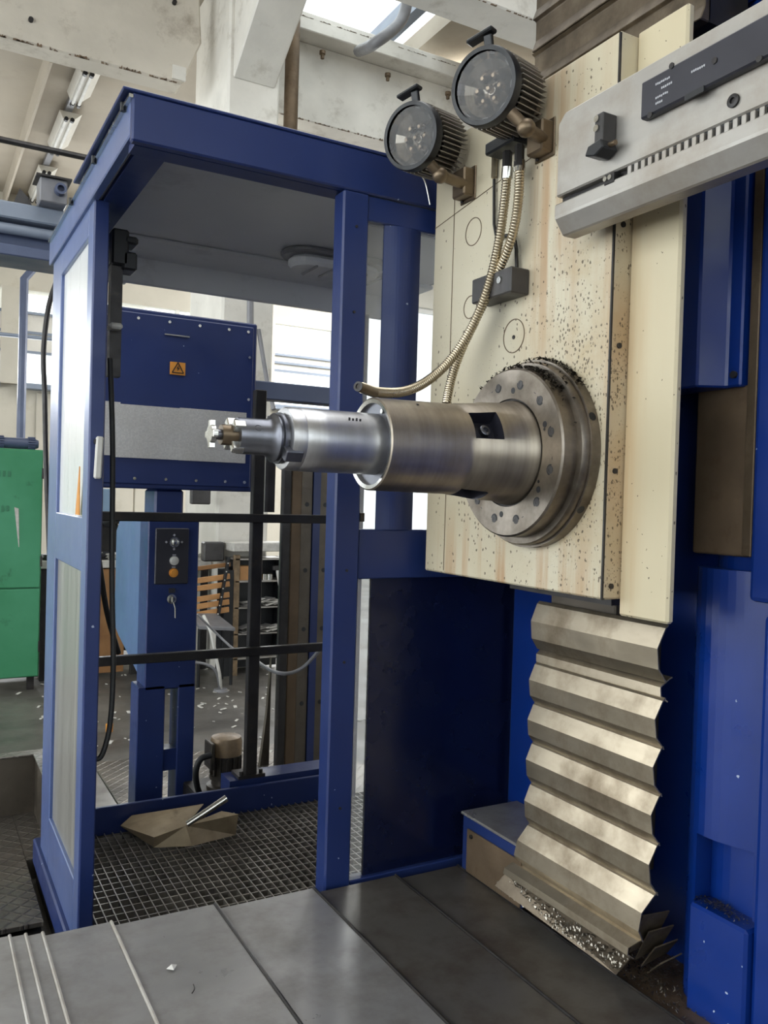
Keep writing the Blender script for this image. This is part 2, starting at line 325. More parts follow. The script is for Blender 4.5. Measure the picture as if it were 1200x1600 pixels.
# ------------------------------------------------------------ the hall
K = 1.18
def U(x, y, z): return Vector((x*K, y*K, 1.55+(z-1.55)*K))
def ubox(x0, x1, y0, y1, z0, z1, mb=None):
    a, b = U(x0, y0, z0), U(x1, y1, z1); return (mb or MB()).box(a.x, b.x, a.y, b.y, a.z, b.z)
fl = MB().box(-6, 12, -5, 15, -.3, 0)
struct(fl.build('floor', 'floor'))
pt = thing('chip_trough', 'low steel lined chip trough on the floor left of the blue cabin', 'trough', (-.8, 3.4, 0))
MB().box(-2.2, .412, 3.03, 4.08, .06, .08).build('tread_plate', 'tread', pt, bevel=.003)
MB().box(-2.2, .412, 2.0, 3.02, .02, .05).build('tread_plate', 'dark', pt, bevel=.003)
MB().box(-2.2, .412, 2.0, 4.08, 0, .02).build('base_sheet', 'dark', pt)
MB().box(-2.2, .53, 4.08, 4.11, 0, .34).build('rear_wall', 'way', pt, bevel=.003)
MB().box(.50, .53, 3.56, 4.08, 0, .34).build('side_wall', 'way', pt, bevel=.003)
MB().box(.412, .50, 3.56, 4.08, .0, .08).build('tread_plate', 'tread', pt)
MB().box(-2.2, .56, 4.07, 4.14, .34, .348).build('rim', 'tread', pt, bevel=.002); MB().box(.49, .56, 3.56, 4.07, .34, .348).build('rim', 'tread', pt, bevel=.002)
# tread plates let into the floor behind the cabin
for i, (x0, x1, y0, y1, ma) in enumerate([(.60, .90, 3.6, 4.95, 'cover'), (.905, 1.30, 3.5, 4.93, 'tread'), (1.305, 1.75, 3.5, 4.9, 'tread'), (1.755, 2.3, 3.5, 4.88, 'tread')]):
    tag(MB().box(x0, x1, y0, y1, 0, .006).build('floor_plate', ma, bevel=.002),
        ['smooth grey steel floor plate beside the cabin post', 'diamond tread plate left of the blue console legs', 'diamond tread plate between console legs and pump', 'diamond tread plate behind the grimy pump'][i], 'floor plate')
# ceiling with skylight openings
zc = U(0, 0, 5.5).z; sx0, sx1, sy0, sy1 = 2.45*K, 3.80*K, 4.65*K, 6.75*K
cb = MB().box(-6, sx0, -5, 15, zc, zc+.2).box(sx1, 12, -5, 15, zc, zc+.2).box(sx0, sx1, -5, sy0, zc, zc+.2).box(sx0, sx1, sy1, 15, zc, zc+.2)
struct(cb.build('ceiling', 'ceil'))
struct(MB().box(3.39*K, 3.48*K, sy0, sy1, zc-.10, zc+.1).build('trim_1', 'duct'), 'grey rafter crossing the skylight')
sk = struct(MB().box(sx0-.05, sx1+.05, sy0-.05, sy1+.05, zc+.2, zc+.21).build('window_5', 'glass'), 'glazed skylight above the concrete beams')
# rear wall
RY = 14.75
def rz(z): return 1.55+(z-1.55)*RY/12.5
z1, z2, z3, z4 = rz(2.96), rz(3.39), rz(3.92), rz(4.24)
D0, D1, DZ = 7.62, 10.0, 5.45
wb = MB()
for a, b in ((-6, D0), (D1, 12)): wb.box(a, b, RY, RY+.3, 0, z1-.02).box(a, b, RY, RY+.3, z4, zc)
wb.box(D0, D1, RY, RY+.3, DZ, zc)
piers = [(-2.6, -2.0), (1.15, 1.47), (5.0, 5.75), (7.42, D0), (D1, 10.2)]
for a, b in piers: wb.box(a, b, RY-.12, RY+.3, z1-.02, z4)
struct(wb.build('wall_back', 'wall'))
ends = [(-6, -2.6), (-2.0, 1.15), (1.47, 5.0), (5.75, 7.42), (10.2, 12)]
for i, (a, b) in enumerate(ends):
    if i == 3: z2, z3 = rz(3.50), rz(3.75)
    wn = struct(MB().box(a, b, RY+.05, RY+.06, z1, z4).build('window_%d' % (i+1 if i < 4 else 6), 'glass'), 'overexposed hall window above the rear wall')
    MB().box(a, b, RY-.05, RY+.12, z2, z3).build('spandrel_panel', 'conc', wn)
    for zz in (z2+.0, (z2+z3)/2, z3): MB().box(a, b, RY-.09, RY-.05, zz-.02, zz+.02).build('conduit', 'duct', wn)
    MB().box(a, b, RY-.2, RY+.1, z1-.09, z1).build('window_sill', 'duct', wn, bevel=.01)
    k = 1
    while a+k*1.25 < b-.3:
        MB().box(a+k*1.25-.03, a+k*1.25+.03, RY, RY+.1, z1, z4).build('mullion', 'white', wn); k += 1
dd = struct(MB().box(D0, D1, RY+.1, RY+.12, 0, DZ).build('door_1', 'glass'), 'tall bright glazed hall door behind the right cabin panes')
for x in (D0, (D0+D1)/2-.04, D1-.08): MB().box(x, x+.08, RY+.05, RY+.15, 0, DZ).build('door_frame', 'white', dd)
for z in (0, 2.6, DZ-.1): MB().box(D0, D1, RY+.06, RY+.14, z, z+.1).build('door_rail', 'white', dd)
for a in (2.1, 2.9, 3.7, 4.5, 5.3, 6.1, 6.9):   # panel joints of the rear wall
    struct(MB().box(a-.4, a+.375, RY-.03, RY, .02, z1-.12).build('wall_panel', 'wall', bevel=.01), 'cream wall panel under the rear windows')
# left wall with its window band, wall behind the camera, right wall
lw = MB().box(-6.3, -6, -5, 15, -.4, .6).box(-6.3, -6, -5, 15, 5.2, zc)
for k in range(8): lw.box(-6.3, -5.95, -5+k*2.8, -4.6+k*2.8, .6, 5.2)
struct(lw.build('wall_left', 'wall'))
struct(MB().box(-6.18, -6.16, -5, 15, .6, 5.2).build('window_7', 'glass'), 'long window band of the left hall wall')
fw = MB().box(-6, 12, -5.3, -5, 0, 1.4).box(-6, 12, -5.3, -5, 4.9, zc)
for k in range(6): fw.box(-6+k*3.5, -5.2+k*3.5, -5.3, -5, 1.4, 4.9)
struct(fw.build('wall_front', 'wall')); struct(MB().box(-6, 12, -5.16, -5.15, 1.4, 4.9).build('window_8', 'glass'), 'window band of the wall behind the camera')
struct(MB().box(12, 12.3, -5, 15, 0, zc).build('wall_right', 'wall'))
# concrete frame
cx0, cx1, cy0 = 1.955*K, 2.36*K, 6.05*K
struct(MB().box(cx0, cx1, cy0, 6.9*K, 0, zc).build('concrete_column', 'conc', bevel=.02), 'whitewashed concrete column rising behind the cabin')
lb = MB().prism([U(-3.2, 6.35, 5.5), U(1.80, 6.35, 5.5), U(1.84, 6.35, 4.95), U(1.70, 6.35, 4.6), U(-3.2, 6.35, 4.6)], (0, .2*K, 0))
o = struct(lb.build('concrete_beam', 'conc2', bevel=.015), 'stained concrete beam crossing the upper left corner')
ed = MB()
for k in range(90):
    x = -1+k*.034*K*.9+rng.uniform(-.01, .01)
    if x*1 < 1.68*K:
        chipbit(ed, x, 6.35*K-.003, U(0, 0, 4.6).z-.002, rng.uniform(.015, .06), rng.uniform(.006, .03))
q = ed.build('chipped_edge', 'concd', o); q['kind'] = 'stuff'
for px, py, r in ((48, 32, .02), (272, 5, .02)):
    c = P(px, py, Y=6.35*K); MB().cyl(c, c-Y_*.03, r, n=8).build('anchor_bolt', 'dark', o)
MB().box(U(1.62, 0, 0).x, U(1.72, 0, 0).x, 6.33*K, 6.35*K, U(0, 0, 4.62).z, U(0, 0, 4.72).z).build('patch', 'conc', o)
# sloping rafter that springs from the column towards the viewer
A, B = U(1.99, 6.05, 4.6), U(2.32, 6.05, 4.6); sl = .66
ys = -2.3
rf = MB().prism([(A.x, A.y, A.z), (A.x, A.y, A.z+1.3), (A.x, A.y+ys, A.z+1.3-ys*sl), (A.x, A.y+ys, A.z-ys*sl)], (B.x-A.x, 0, 0))
struct(rf.build('concrete_rafter', 'conc', bevel=.012), 'whitewashed concrete haunch springing from the column toward the viewer')
# flanged crane beam behind, nearer beam on the right
fb = MB(); ubox(2.36, 8, 6.4, 6.6, 4.6, 5.22, fb); ubox(2.36, 8, 6.22, 6.75, 5.22, 5.36, fb)
o = struct(fb.build('crane_beam', 'conc', bevel=.008), 'flanged concrete crane beam right of the column')
ed = MB(); zb = U(0, 0, 4.6).z; zt = U(0, 0, 5.36).z
for k in range(110):
    x = 2.42*K+k*.03*K; chipbit(ed, x, 6.4*K-.003, zb-.002, rng.uniform(.01, .05), rng.uniform(.004, .022))
    chipbit(ed, x, 6.22*K-.003, zt-.05, rng.uniform(.02, .06), rng.uniform(.003, .012))
q = ed.build('chipped_edge', 'concd', o); q['kind'] = 'stuff'
for px, py in ((504, 80), (606, 115), (700, 144)):
    c = P(px, py, Y=6.3*K); MB().lathe(c, -Z_, [(0, .03), (.03, .03), (.035, .018), (.07, .018)], 10).build('anchor_bolt', 'rusty', o)
nb = MB(); ubox(2.15, 8, 4.3, 4.59, 4.6, 5.3, nb)
o = struct(nb.build('concrete_beam', 'conc', bevel=.012), 'near whitewashed concrete beam above the work lights')
ed = MB()
for k in range(90):
    x = 2.2*K+k*.03*K; chipbit(ed, x, 4.3*K-.003, zb-.002, rng.uniform(.01, .04), rng.uniform(.003, .016))
q = ed.build('chipped_edge', 'concd', o); q['kind'] = 'stuff'
o = tag(MB().tube([(P(455, 150, Y=7.25).x, 7.25, 3.7), (P(455, 150, Y=7.25).x, 7.25, 5.9)], .065, 12).build('downpipe', 'rusty'), 'rusty brown downpipe right of the concrete column', 'pipe')
c0 = P(640, -30, Y=6.45); c1 = P(628, 30, Y=6.5); c2 = P(585, 68, Y=6.55)
tag(MB().tube(spline([c0, c1, c2, P(560, 80, Y=7.3)]), .05, 10).build('ventilation_pipe', 'lampgrey'), 'grey pipe curving across the bright skylight', 'pipe')
# fluorescent fixtures on the left ceiling, with their tray
zl = zc-.07
tray = thing('cable_tray', 'long slotted cable tray running along the beige ceiling', 'cable tray', (1.3, 12, zc-.16))
MB().box(1.14, 1.17, 9.4, RY, zc-.28, zc).build('web', 'ceil', tray)
for k in range(14): MB().box(1.17, 1.176, 9.6+k*.38, 9.74+k*.38, zc-.2, zc-.05).build('slot', 'dark', tray)
MB().box(1.52, 1.60, 9.4, RY, zc-.07, zc).build('mounting_rail', 'lampgrey', tray)
for i, (y0, y1) in enumerate([(9.7, 10.45), (11.0, 12.1), (13.0, 14.3)]):
    f = thing('fluorescent_fixture', ['unlit fluorescent fixture nearest under the stained beam', 'middle unlit fluorescent fixture on the beige ceiling', 'farthest unlit fluorescent fixture above the blue-grey duct'][i], 'ceiling light', (1.56, (y0+y1)/2, zc-.2))
    MB().prism([(1.46, y0, zc-.07), (1.50, y0, zc-.16), (1.62, y0, zc-.16), (1.72, y0, zc-.07)], (0, y1-y0, 0)).build('reflector', 'fluor', f)
    for x in (1.53, 1.60):
        MB().cyl((x, y0-.04, zc-.185), (x, y1+.04, zc-.185), .018, n=8).build('tube', 'white', f)
        MB().cyl((x, y0-.07, zc-.185), (x, y0-.02, zc-.185), .026, n=8).build('socket', 'black', f)
        MB().cyl((x, y1+.02, zc-.185), (x, y1+.07, zc-.185), .026, n=8).build('socket', 'black', f)
tag(MB().tube([P(-40, 209, Y=6), P(160, 252, Y=6)], .02, 8).build('ceiling_conduit', 'dark'), 'thin dark conduit crossing below the fluorescent lights', 'pipe')
# crane girder / duct behind the cabin on the left
g = thing('crane_girder', 'blue-grey duct girder running behind the cabin roof at left', 'girder', (-1, 5.1, 2.8))
MB().box(-3, 1.1, 5.0, 5.3, 3.0, 3.09).build('top_flange', 'duct', g, bevel=.008)
MB().box(-3, 1.1, 5.1, 5.3, 2.86, 3.0).build('web', 'duct2', g)
MB().cyl((-3, 5.05, 2.955), (1.1, 5.05, 2.955), .03, n=12).build('round_duct', 'duct', g)
MB().box(-3, 1.1, 5.0, 5.3, 2.80, 2.86).build('bottom_flange', 'duct2', g, bevel=.006)
j = thing('junction_box', 'small grey junction box with round gland on the duct', 'junction box', (.62, 4.95, 3.09))
MB().box(.56, .70, 4.9, 5.05, 3.09, 3.22).build('housing', 'lampgrey', j, bevel=.006)
MB().lathe((.66, 4.9, 3.16), -Y_, [(0, .03), (.05, .03), (.05, .018), (.02, .018)], 12).build('cable_gland', 'duct2', j)
MB().box(.54, .72, 4.88, 5.07, 3.22, 3.23).build('lid', 'dark', j)
tag(MB().tube([P(72, 398, Y=13), P(38, 436, Y=13), P(36, 520, Y=13), (P(36, 520, Y=13).x, 13, 0)], .06, 8).build('brace_pipe', 'duct2'), 'bent grey brace pipe in front of the left rear window', 'pipe')
tag(MB().tube([P(-20, 520, Y=13.5), P(100, 532, Y=13.5)], .03, 8).build('wall_rail', 'duct'), 'thin grey rail across the left rear windows', 'pipe')
tag(MB().prism([(.44, 5.1, 3.09), (.56, 5.1, 3.09), (.52, 5.1, 3.16), (.48, 5.1, 3.2)], (0, .1, 0)).build('girder_bracket', 'greyb'), 'small triangular dark bracket standing on the duct', 'bracket')

# ------------------------------------------------------------ background furniture
g = thing('green_locker', 'tall green steel locker at the left edge of the picture', 'locker', (.3, 7.1, 0))
GX = .86
MB().box(-.6, GX, 6.93, 7.5, .10, 1.84).build('carcass', 'green', g, bevel=.006)
MB().box(-.58, GX-.008, 6.90, 6.93, .79, 1.83).build('upper_door', 'green', g, bevel=.005)
MB().box(-.58, GX-.008, 6.90, 6.93, .11, .78).build('lower_door', 'green', g, bevel=.005)
for x in (-.5, .78): MB().box(x, x+.05, 6.95, 7.0, 0, .1).build('foot', 'dark', g)
for z in (.95, 1.62, .3): MB().cyl((GX-.004, 6.9, z), (GX-.004, 6.9, z+.08), .008, n=8).build('hinge', 'dark', g)
for z, x0, n in ((1.62, .40, 7), (1.36, .36, 8)):    # worn stencil marks
    k = MB()
    for i in range(n): k.box(x0+i*.035, x0+i*.035+.018, 6.896, 6.9, z+rng.uniform(0, .01), z+.05)
    k.build('worn_lettering', simple('faded_green_print', (62, 128, 94), .5), g)
MB().prism([(.66, 6.897, 1.40), (.69, 6.897, 1.39), (.70, 6.897, 1.1), (.695, 6.897, 1.1)], (0, .003, 0)).build('scratch', 'plain_paper', g)
gr = MB().lathe((.50, 7.0, 1.885), X_, [(0, .03), (0, .04), (.03, .042), (.30, .042), (.33, .03)], 20)
for k in range(18):
    a = 2*math.pi*k/18; d = Y_*math.cos(a)+Z_*math.sin(a); gr.obox(Vector((.56, 7.0, 1.885))+d*.046, X_, d, X_.cross(d), .025, .008, .004); gr.obox(Vector((.78, 7.0, 1.885))+d*.046, X_, d, X_.cross(d), .025, .008, .004)
tag(gr.build('gear_shaft', 'duct2'), 'blue-grey toothed gear shaft lying on the green locker', 'gear')
for i in range(3):
    x = .30+i*.07; r_ = rng.uniform(.02, .05)
    tag(MB().lathe((x, 7.0+rng.uniform(0, .2), 1.84), Z_, [(0, r_), (rng.uniform(.05, .12), r_), (.13, r_*.5)], 10).build('steel_bush', 'spindle2' if i % 2 else 'dark'), ORD[2-i]+' small machined part from the right at the left of the gear shaft', 'machine part', 'machine parts on the locker')
b = thing('workbench', 'workbench with white top and brown board front behind the cabin', 'workbench', (1.2, 7.4, 0))
MB().box(.87, 2.29, 7.2, 7.9, .905, .965).build('bench_top', 'plain_paper', b, bevel=.004)
MB().box(1.30, 1.56, 7.22, 7.26, .03, .895).build('board_front', 'wood', b, bevel=.003)
MB().box(1.62, 1.68, 7.22, 7.28, 0, .9).build('leg', 'dark', b); MB().box(.90, .96, 7.22, 7.28, 0, .9).build('leg', 'dark', b); MB().box(2.22, 2.27, 7.22, 7.28, 0, .9).build('leg', 'dark', b)
MB().box(.9, 2.28, 7.80, 7.84, .1, .9).build('back_panel', 'black', b)
for i in range(7):   # stacks of papers and tools on the bench
    x = 1.0+i*.10; m = MB()
    for k in range(4): m.bar((x-.07, 7.3+rng.uniform(-.02, .02), .972+k*.012), (x+.07, 7.42+rng.uniform(-.05, .05), .976+k*.014), .10, .008)
    tag(m.build('paper_pile', 'plain_paper' if i % 2 else 'panel_black'), ORD[i]+' paper pile from the left on the workbench', 'papers', 'papers on the workbench')
mb = thing('bench_machine', 'small light blue machine on the bench behind the cabin post', 'machine', (1.5, 7.6, .965))
MB().box(1.18, 1.52, 7.5, 7.85, 1.34, 1.56).build('housing', 'ltblue', mb, bevel=.01)
for i in range(6): MB().box(1.24+i*.028, 1.25+i*.028, 7.485, 7.5, 1.38, 1.50).build('cooling_slot', 'dark', mb)
MB().box(1.10, 1.60, 7.45, 7.85, 1.26, 1.34).build('bed', 'dark', mb, bevel=.01)
MB().box(1.15, 1.56, 7.55, 7.8, .965, 1.26).build('stand', 'dark', mb, bevel=.01)
MB().lathe((1.45, 7.45, 1.28), -Y_, [(0, .05), (.03, .05), (.04, .02)], 14).build('hand_wheel', 'black', mb)
tag(MB().tube(spline([(1.60, 7.4, .96), (1.60, 7.4, 1.12), (1.66, 7.4, 1.2), (1.72, 7.4, 1.06), (1.73, 7.4, .96)]), .02, 8).build('white_clamp', 'white'), 'white bent clamp standing on the bench', 'clamp')
m = MB()
for i in range(11):
    for k in range(2): pass
for i in range(5):
    tag(MB().bar((1.62+i*.06, 7.28, .80+i*.0), (1.95+i*.06, 7.5, .84), .03, .012).build('steel_rod', 'chrome'), ORD[i]+' bright steel bar from the left under the bench top', 'bar', 'bars under the bench')
# bench with wooden slats (chair), shelf
s_ = thing('slatted_chair', 'chair with orange wooden slat back behind the console', 'chair', (2.2, 6.8, 0))
for i, z in enumerate((.955, .855, .79, .70, .64, .575)):
    MB().bar((1.98, 6.78, z-.035), (2.33, 6.82, z), .018, .045 if i else .035).build('slat', 'slat' if i else 'wood', s_, bevel=.003)
MB().bar((2.20, 6.77, .40), (2.30, 6.77, 1.02), .02, .035, (0, 1, 0)).build('back_post', 'black', s_)
for i in range(7): MB().cyl((2.215+i*.0125, 6.757, .55+i*.07), (2.215+i*.0125, 6.75, .55+i*.07), .006, n=6).build('rivet', 'white', s_)
MB().prism([(1.98, 6.5, .47), (2.28, 6.5, .44), (2.22, 6.8, .52), (1.98, 6.8, .54)], (0, 0, .03)).build('seat_pad', 'lampgrey', s_, bevel=.005)
for x, y in ((2.0, 6.55), (2.27, 6.55), (2.0, 6.78), (2.27, 6.78)): MB().cyl((x, y, 0), (x, y, .47), .014, n=8).build('leg', 'black', s_)
h = thing('shelf_unit', 'open metal shelf unit crammed with papers and tools', 'shelf', (2.65, 7.0, 0))
for x in (2.40, 2.86): MB().box(x-.02, x+.03, 6.85, 6.89, 0, 1.03).build('upright', 'pump' if x < 2.5 else 'railsteel', h, bevel=.003)
for z in (.15, .36, .585, .81, 1.0): MB().box(2.39, 2.88, 6.85, 7.12, z-.015, z).build('shelf_board', 'railsteel', h, bevel=.002)
MB().box(2.39, 2.88, 7.10, 7.12, .02, 1.0).build('back_sheet', 'black', h); MB().box(2.84, 2.86, 6.89, 7.1, .1, 1.0).build('side_sheet', 'black', h)
MB().box(2.30, 2.38, 6.86, 7.05, 0, .90).build('side_panel', 'black', h)
MB().box(2.36, 2.90, 6.82, 7.1, 1.06, 1.135).build('drawer_case', 'plain_paper', h, bevel=.006)
MB().box(2.45, 2.6, 6.9, 7.0, .81, .93).build('wooden_box', 'slat', h)
for z in (.36, .585):
    for i in range(7):
        m = MB(); a = rng.uniform(-.25, .25); x = 2.44+i*.055
        m.bar((x, 6.87, z+.01+.008*(i % 4)), (x+.14, 6.88+rng.uniform(0, .05), z+.02+a*.06+.012*i*(7-i)/4), .12, .006)
        m.bar((x, 6.87, z+.04), (x+.1, 6.89, z+.05+a*.1), .1, .004)
        tag(m.build('folded_sheet', 'plain_paper' if i % 3 else 'cover'), ORD[i]+' folded sheet from the left on the %s shelf' % ('lower' if z < .5 else 'middle'), 'paper', 'papers on the %s shelf' % ('lower' if z < .5 else 'middle'))
t_ = thing('hammer', 'hammer with pale handle leaning on the top shelf', 'hammer', (2.8, 6.85, .70))
MB().bar((2.80, 6.83, .70), (2.77, 6.86, .90), .022, .022, (0, 1, 0)).build('handle', 'white', t_, bevel=.003); MB().bar((2.73, 6.86, .915), (2.81, 6.86, .915), .04, .04).build('head', 'dark', t_, bevel=.005)
for x, r in ((2.72, .03), (2.67, .022)): tag(MB().lathe((x, 6.9, .81), Z_, [(0, r), (.05, r), (.06, r*.4)], 10).build('steel_bush', 'chrome'), ('larger' if r > .025 else 'smaller')+' bright steel bush on the top shelf', 'machine part', 'bushes on the top shelf')
tag(MB().box(2.86, 3.1, 6.72, 7.0, 1.02, 1.33).build('blue_crate', 'duct2', bevel=.01), 'pale blue box standing beside the shelf unit', 'box')
tag(MB().box(2.16, 2.34, 7.0, 7.1, .965, 1.13).build('grey_case', 'greyb', bevel=.01), 'small grey case on the bench behind the wooden slats', 'case')
tag(MB().box(2.05, 2.22, 7.04, 7.1, 1.45, 1.62).build('wall_box', 'greyb', bevel=.01), 'dark box on the column foot beside the console', 'box')
for i in range(5): tag(MB().bar((2.0+i*.07, 7.3, .985), (2.08+i*.07, 7.36, 1.0+rng.uniform(0, .03)), .05, .02).build('small_tool', 'chrome' if i % 2 else 'white'), ORD[i]+' loose tool from the left on the bench behind the chair', 'tool', 'tools on the bench')
lt = MB()
for i in range(190):
    x = rng.uniform(.7, 3.0); y = rng.uniform(4.7, 8.2) if i % 3 else rng.uniform(5.2, 6.6); s = rng.uniform(.006, .022); a = rng.uniform(0, 3.1)
    lt.obox((x, y, .006), Vector((math.cos(a), math.sin(a), .15)), Vector((-math.sin(a), math.cos(a), 0)), Z_, s, s*.55, .002)
o = tag(lt.build('paper_litter', 'plain_paper'), 'scraps of white litter scattered over the dark floor', 'litter'); o['kind'] = 'stuff'
tag(MB().lathe((1.12, 5.55, 0), Z_, [(0, .022), (.05, .024), (.05, .02)], 12).build('paper_cup', 'orange'), 'small yellow cup lying on the floor behind the cabin', 'cup')
for i, pts in enumerate([[(308, 960, 6.2), (360, 1010, 6.1), (385, 1022, 4.6), (430, 1050, 3.8), (470, 1045, 3.75), (508, 1005, 3.7)]]):
    tag(MB().tube(spline([P(x, y, Y=yy) for x, y, yy in pts], 10), .009, 8).build('grey_cable', 'lampgrey'), 'grey cable sagging behind the lower cabin rail', 'cable')
tag(MB().tube(spline([P(318, 962, Y=6.4), P(330, 990, Y=6.3), P(338, 1030, Y=6.3), P(343, 1055, Y=6.3), P(345, 1078, Z=.01)], 8), .013, 8).build('floor_cable', 'white'), 'white cable dropping from the chair to the floor', 'cable')
o = tag(MB().tube(spline([P(300, 1035, Y=6.3), P(322, 1038, Y=6.3), P(338, 1050, Y=6.3), P(344, 1078, Z=.012)], 8), .011, 8).lathe(P(345, 1080, Z=0), Z_, [(0, .06), (.02, .05)], 12).build('floor_socket', 'lampgrey'), 'grey cable ending in a round floor socket', 'cable')

# distant machine guideway seen through the right part of the opening
g = thing('machine_guideway', 'tall dark machine column with bolt holes seen behind the cabin rails', 'machine column', (1.98, 4.5, 0))
MB().box(1.80, 1.855, 4.40, 4.44, 0, 2.0).build('edge_rail', 'dark', g, bevel=.008)
MB().box(1.865, 1.93, 4.43, 4.50, 0, 2.0).build('edge_rail', 'wayb', g, bevel=.006)
MB().box(1.93, 2.01, 4.46, 4.52, 0, 2.0).build('way_plate', 'way', g, bevel=.004)
MB().box(2.01, 2.055, 4.45, 4.52, 0, 2.0).build('blue_strip', 'blue', g)
MB().box(2.055, 2.27, 4.46, 4.52, 0, 2.0).build('way_plate', 'way', g, bevel=.004)
for x in (1.975, 2.09):
    for z in (.35, .78, 1.12, 1.5, 1.84): MB().lathe((x, 4.462, z), -Y_, [(0, .014), (.003, .013)], 12).build('bolt_hole', 'black', g)
MB().prism([(1.745, 4.5, 0), (1.80, 4.5, 0), (1.80, 4.5, .62), (1.78, 4.5, .3)], (0, .03, 0)).build('gusset', 'way', g)
MB().box(1.74, 1.80, 4.52, 4.56, 1.45, 1.95).build('grey_glass', 'greyb', g)
tag(MB().box(1.36, 2.05, 4.02, 4.12, 2.03, 2.12).build('cross_bar', 'duct2', bevel=.005), 'blue-grey horizontal bar above the rails behind the spindle nose', 'bar')
tag(MB().tube([P(404, 515, Y=6.9), P(418, 600, Y=6.8), P(428, 640, Y=6.7)], .02, 8).build('wall_cable', 'lampgrey'), 'thin grey cable hanging down the concrete column', 'cable')
tag(MB().tube([P(391, 468, Y=6.9), P(391, 500, Y=6.9), P(391, 600, Y=6.9)], .03, 8).build('wall_pipe', 'lampgrey'), 'short grey pipe on the column above the console', 'pipe')

# ------------------------------------------------------------ hanging console behind the cabin
g = thing('control_console', 'blue electrical console box on a forked pedestal behind the cabin', 'console', (1.04, 4.0, 0))
MB().box(.655, 1.425, 3.86, 4.16, 1.56, 2.365).build('cabinet_box', 'blue', g, bevel=.006)
dr = MB().box(.675, 1.405, 3.85, 3.862, 1.58, 2.345).build('cabinet_door', 'blue', g, bevel=.004)
for x in (.72, .86, 1.0, 1.14, 1.28, 1.375):
    for z in (1.605, 2.32): MB().cyl((x, 3.851, z), (x, 3.846, z), .007, n=8).build('screw', 'chrome', dr)
for z in (1.8, 2.0, 2.2): MB().cyl((1.385, 3.851, z), (1.385, 3.846, z), .007, n=8).build('screw', 'chrome', dr)
a = P(257, 522, Y=3.845); MB().bar(a, a+X_*.115, .006, .006).build('scratch', 'chrome', dr)
w0, w1_ = P(266, 565, Y=3.846), P(289, 587, Y=3.846)
sg = MB().box(w0.x, w1_.x, 3.842, 3.85, w1_.z, w0.z).build('warning_label', 'orange', g)
cxw, zb_ = (w0.x+w1_.x)/2, w1_.z+.009
tri = MB(); hw, ht = .026, .047
T = [Vector((cxw-hw, 3.84, zb_)), Vector((cxw+hw, 3.84, zb_)), Vector((cxw, 3.84, zb_+ht))]
for i in range(3): tri.bar(T[i], T[(i+1) % 3], .002, .004, (0, 1, 0)) if False else tri.bar(T[i], T[(i+1) % 3], .0042, .002, (0, 1, 0))
tri.build('triangle_symbol', 'ink', sg)
MB().prism([(cxw+.003, 3.839, zb_+.034), (cxw-.007, 3.839, zb_+.019), (cxw, 3.839, zb_+.020), (cxw-.003, 3.839, zb_+.007), (cxw+.008, 3.839, zb_+.022), (cxw+.001, 3.839, zb_+.022)], (0, .002, 0)).build('lightning_symbol', 'ink', sg)
for i, (pa, pb) in enumerate((((160, 626), (186, 712)), ((178, 630), (284, 719)), ((281, 637), (383, 724)))):
    a, b_ = P(*pa, Y=3.84), P(*pb, Y=3.84)
    if i == 0: a.x, b_.x = .70, .79
    o = tag(MB().box(a.x, b_.x, 3.842-.002*i, 3.846-.002*i, b_.z, a.z).build('printed_sheet', 'paper'), ['grey printed sheet behind the post at the left of the console', 'middle wide printed table sheet taped to the blue console', 'right printed table sheet behind the cutter on the console'][i], 'paper')
MB().box(.965, 1.10, 3.9, 4.1, 1.40, 1.56).build('neck', 'blue', g, bevel=.01)
MB().prism([(.93, 3.86, 1.42), (1.165, 3.86, 1.42), (1.165, 3.86, .64), (.93, 3.86, .64)], (0, .16, 0)).build('pedestal_body', 'blue', g, bevel=.005)
MB().prism([(.932, 3.9, 1.42), (.932, 4.45, 1.42), (.932, 4.56, 1.34), (.932, 4.56, .84), (.932, 4.45, .80), (.932, 3.9, .66)], (.2, 0, 0)).build('pedestal_housing', 'blue_lit', g, bevel=.005)
for x0, x1 in ((.90, 1.025), (1.085, 1.165)):
    MB().box(x0, x1, 3.86, 4.0, 0, .66).build('leg', 'blue', g, bevel=.004)
MB().box(1.02, 1.09, 3.87, 3.95, .26, .36).build('leg_brace', 'blue', g)
MB().box(.88, 1.18, 3.84, 4.1, 0, .02).build('foot_plate', 'blue', g)
pa, pb = P(243, 825, Y=3.855), P(293, 912, Y=3.855)
pn = MB().box(pa.x, pb.x, 3.848, 3.862, pb.z, pa.z).build('button_panel', 'panel_black', g, bevel=.004)
c = P(272, 847, Y=3.848)
MB().lathe(c, -Y_, [(0, .024), (.008, .024), (.008, .017), (.02, .015), (.022, .008)], 20).build('joystick', 'chrome', pn)
for dx, dz in ((.036, 0), (-.036, 0), (0, .032), (0, -.032)):
    q = c+Vector((dx, -.001, dz)); MB().prism([q+Vector((-.006, 0, 0)), q+Vector((0, 0, -.006)), q+Vector((.006, 0, 0)), q+Vector((0, 0, .006))], (0, -.002, 0)).build('arrow_mark', 'greyprint', pn)
for (px, py, ma, nm) in ((272, 876, 'white', 'white_button'), (271, 895, 'orange', 'orange_button')):
    c = P(px, py, Y=3.848); MB().lathe(c, -Y_, [(0, .021), (.006, .021), (.006, .016), (.014, .015), (.015, .006)], 18).build(nm, ma, pn)
    MB().box(c.x-.008, c.x+.008, 3.845, 3.848, c.z+.024, c.z+.028).build('caption_mark', 'greyprint', pn)
c = P(268, 936, Y=3.855); ks = MB().lathe(c, -Y_, [(0, .022), (.005, .022), (.006, .014), (.016, .013)], 16).build('key_switch', 'chrome', g)
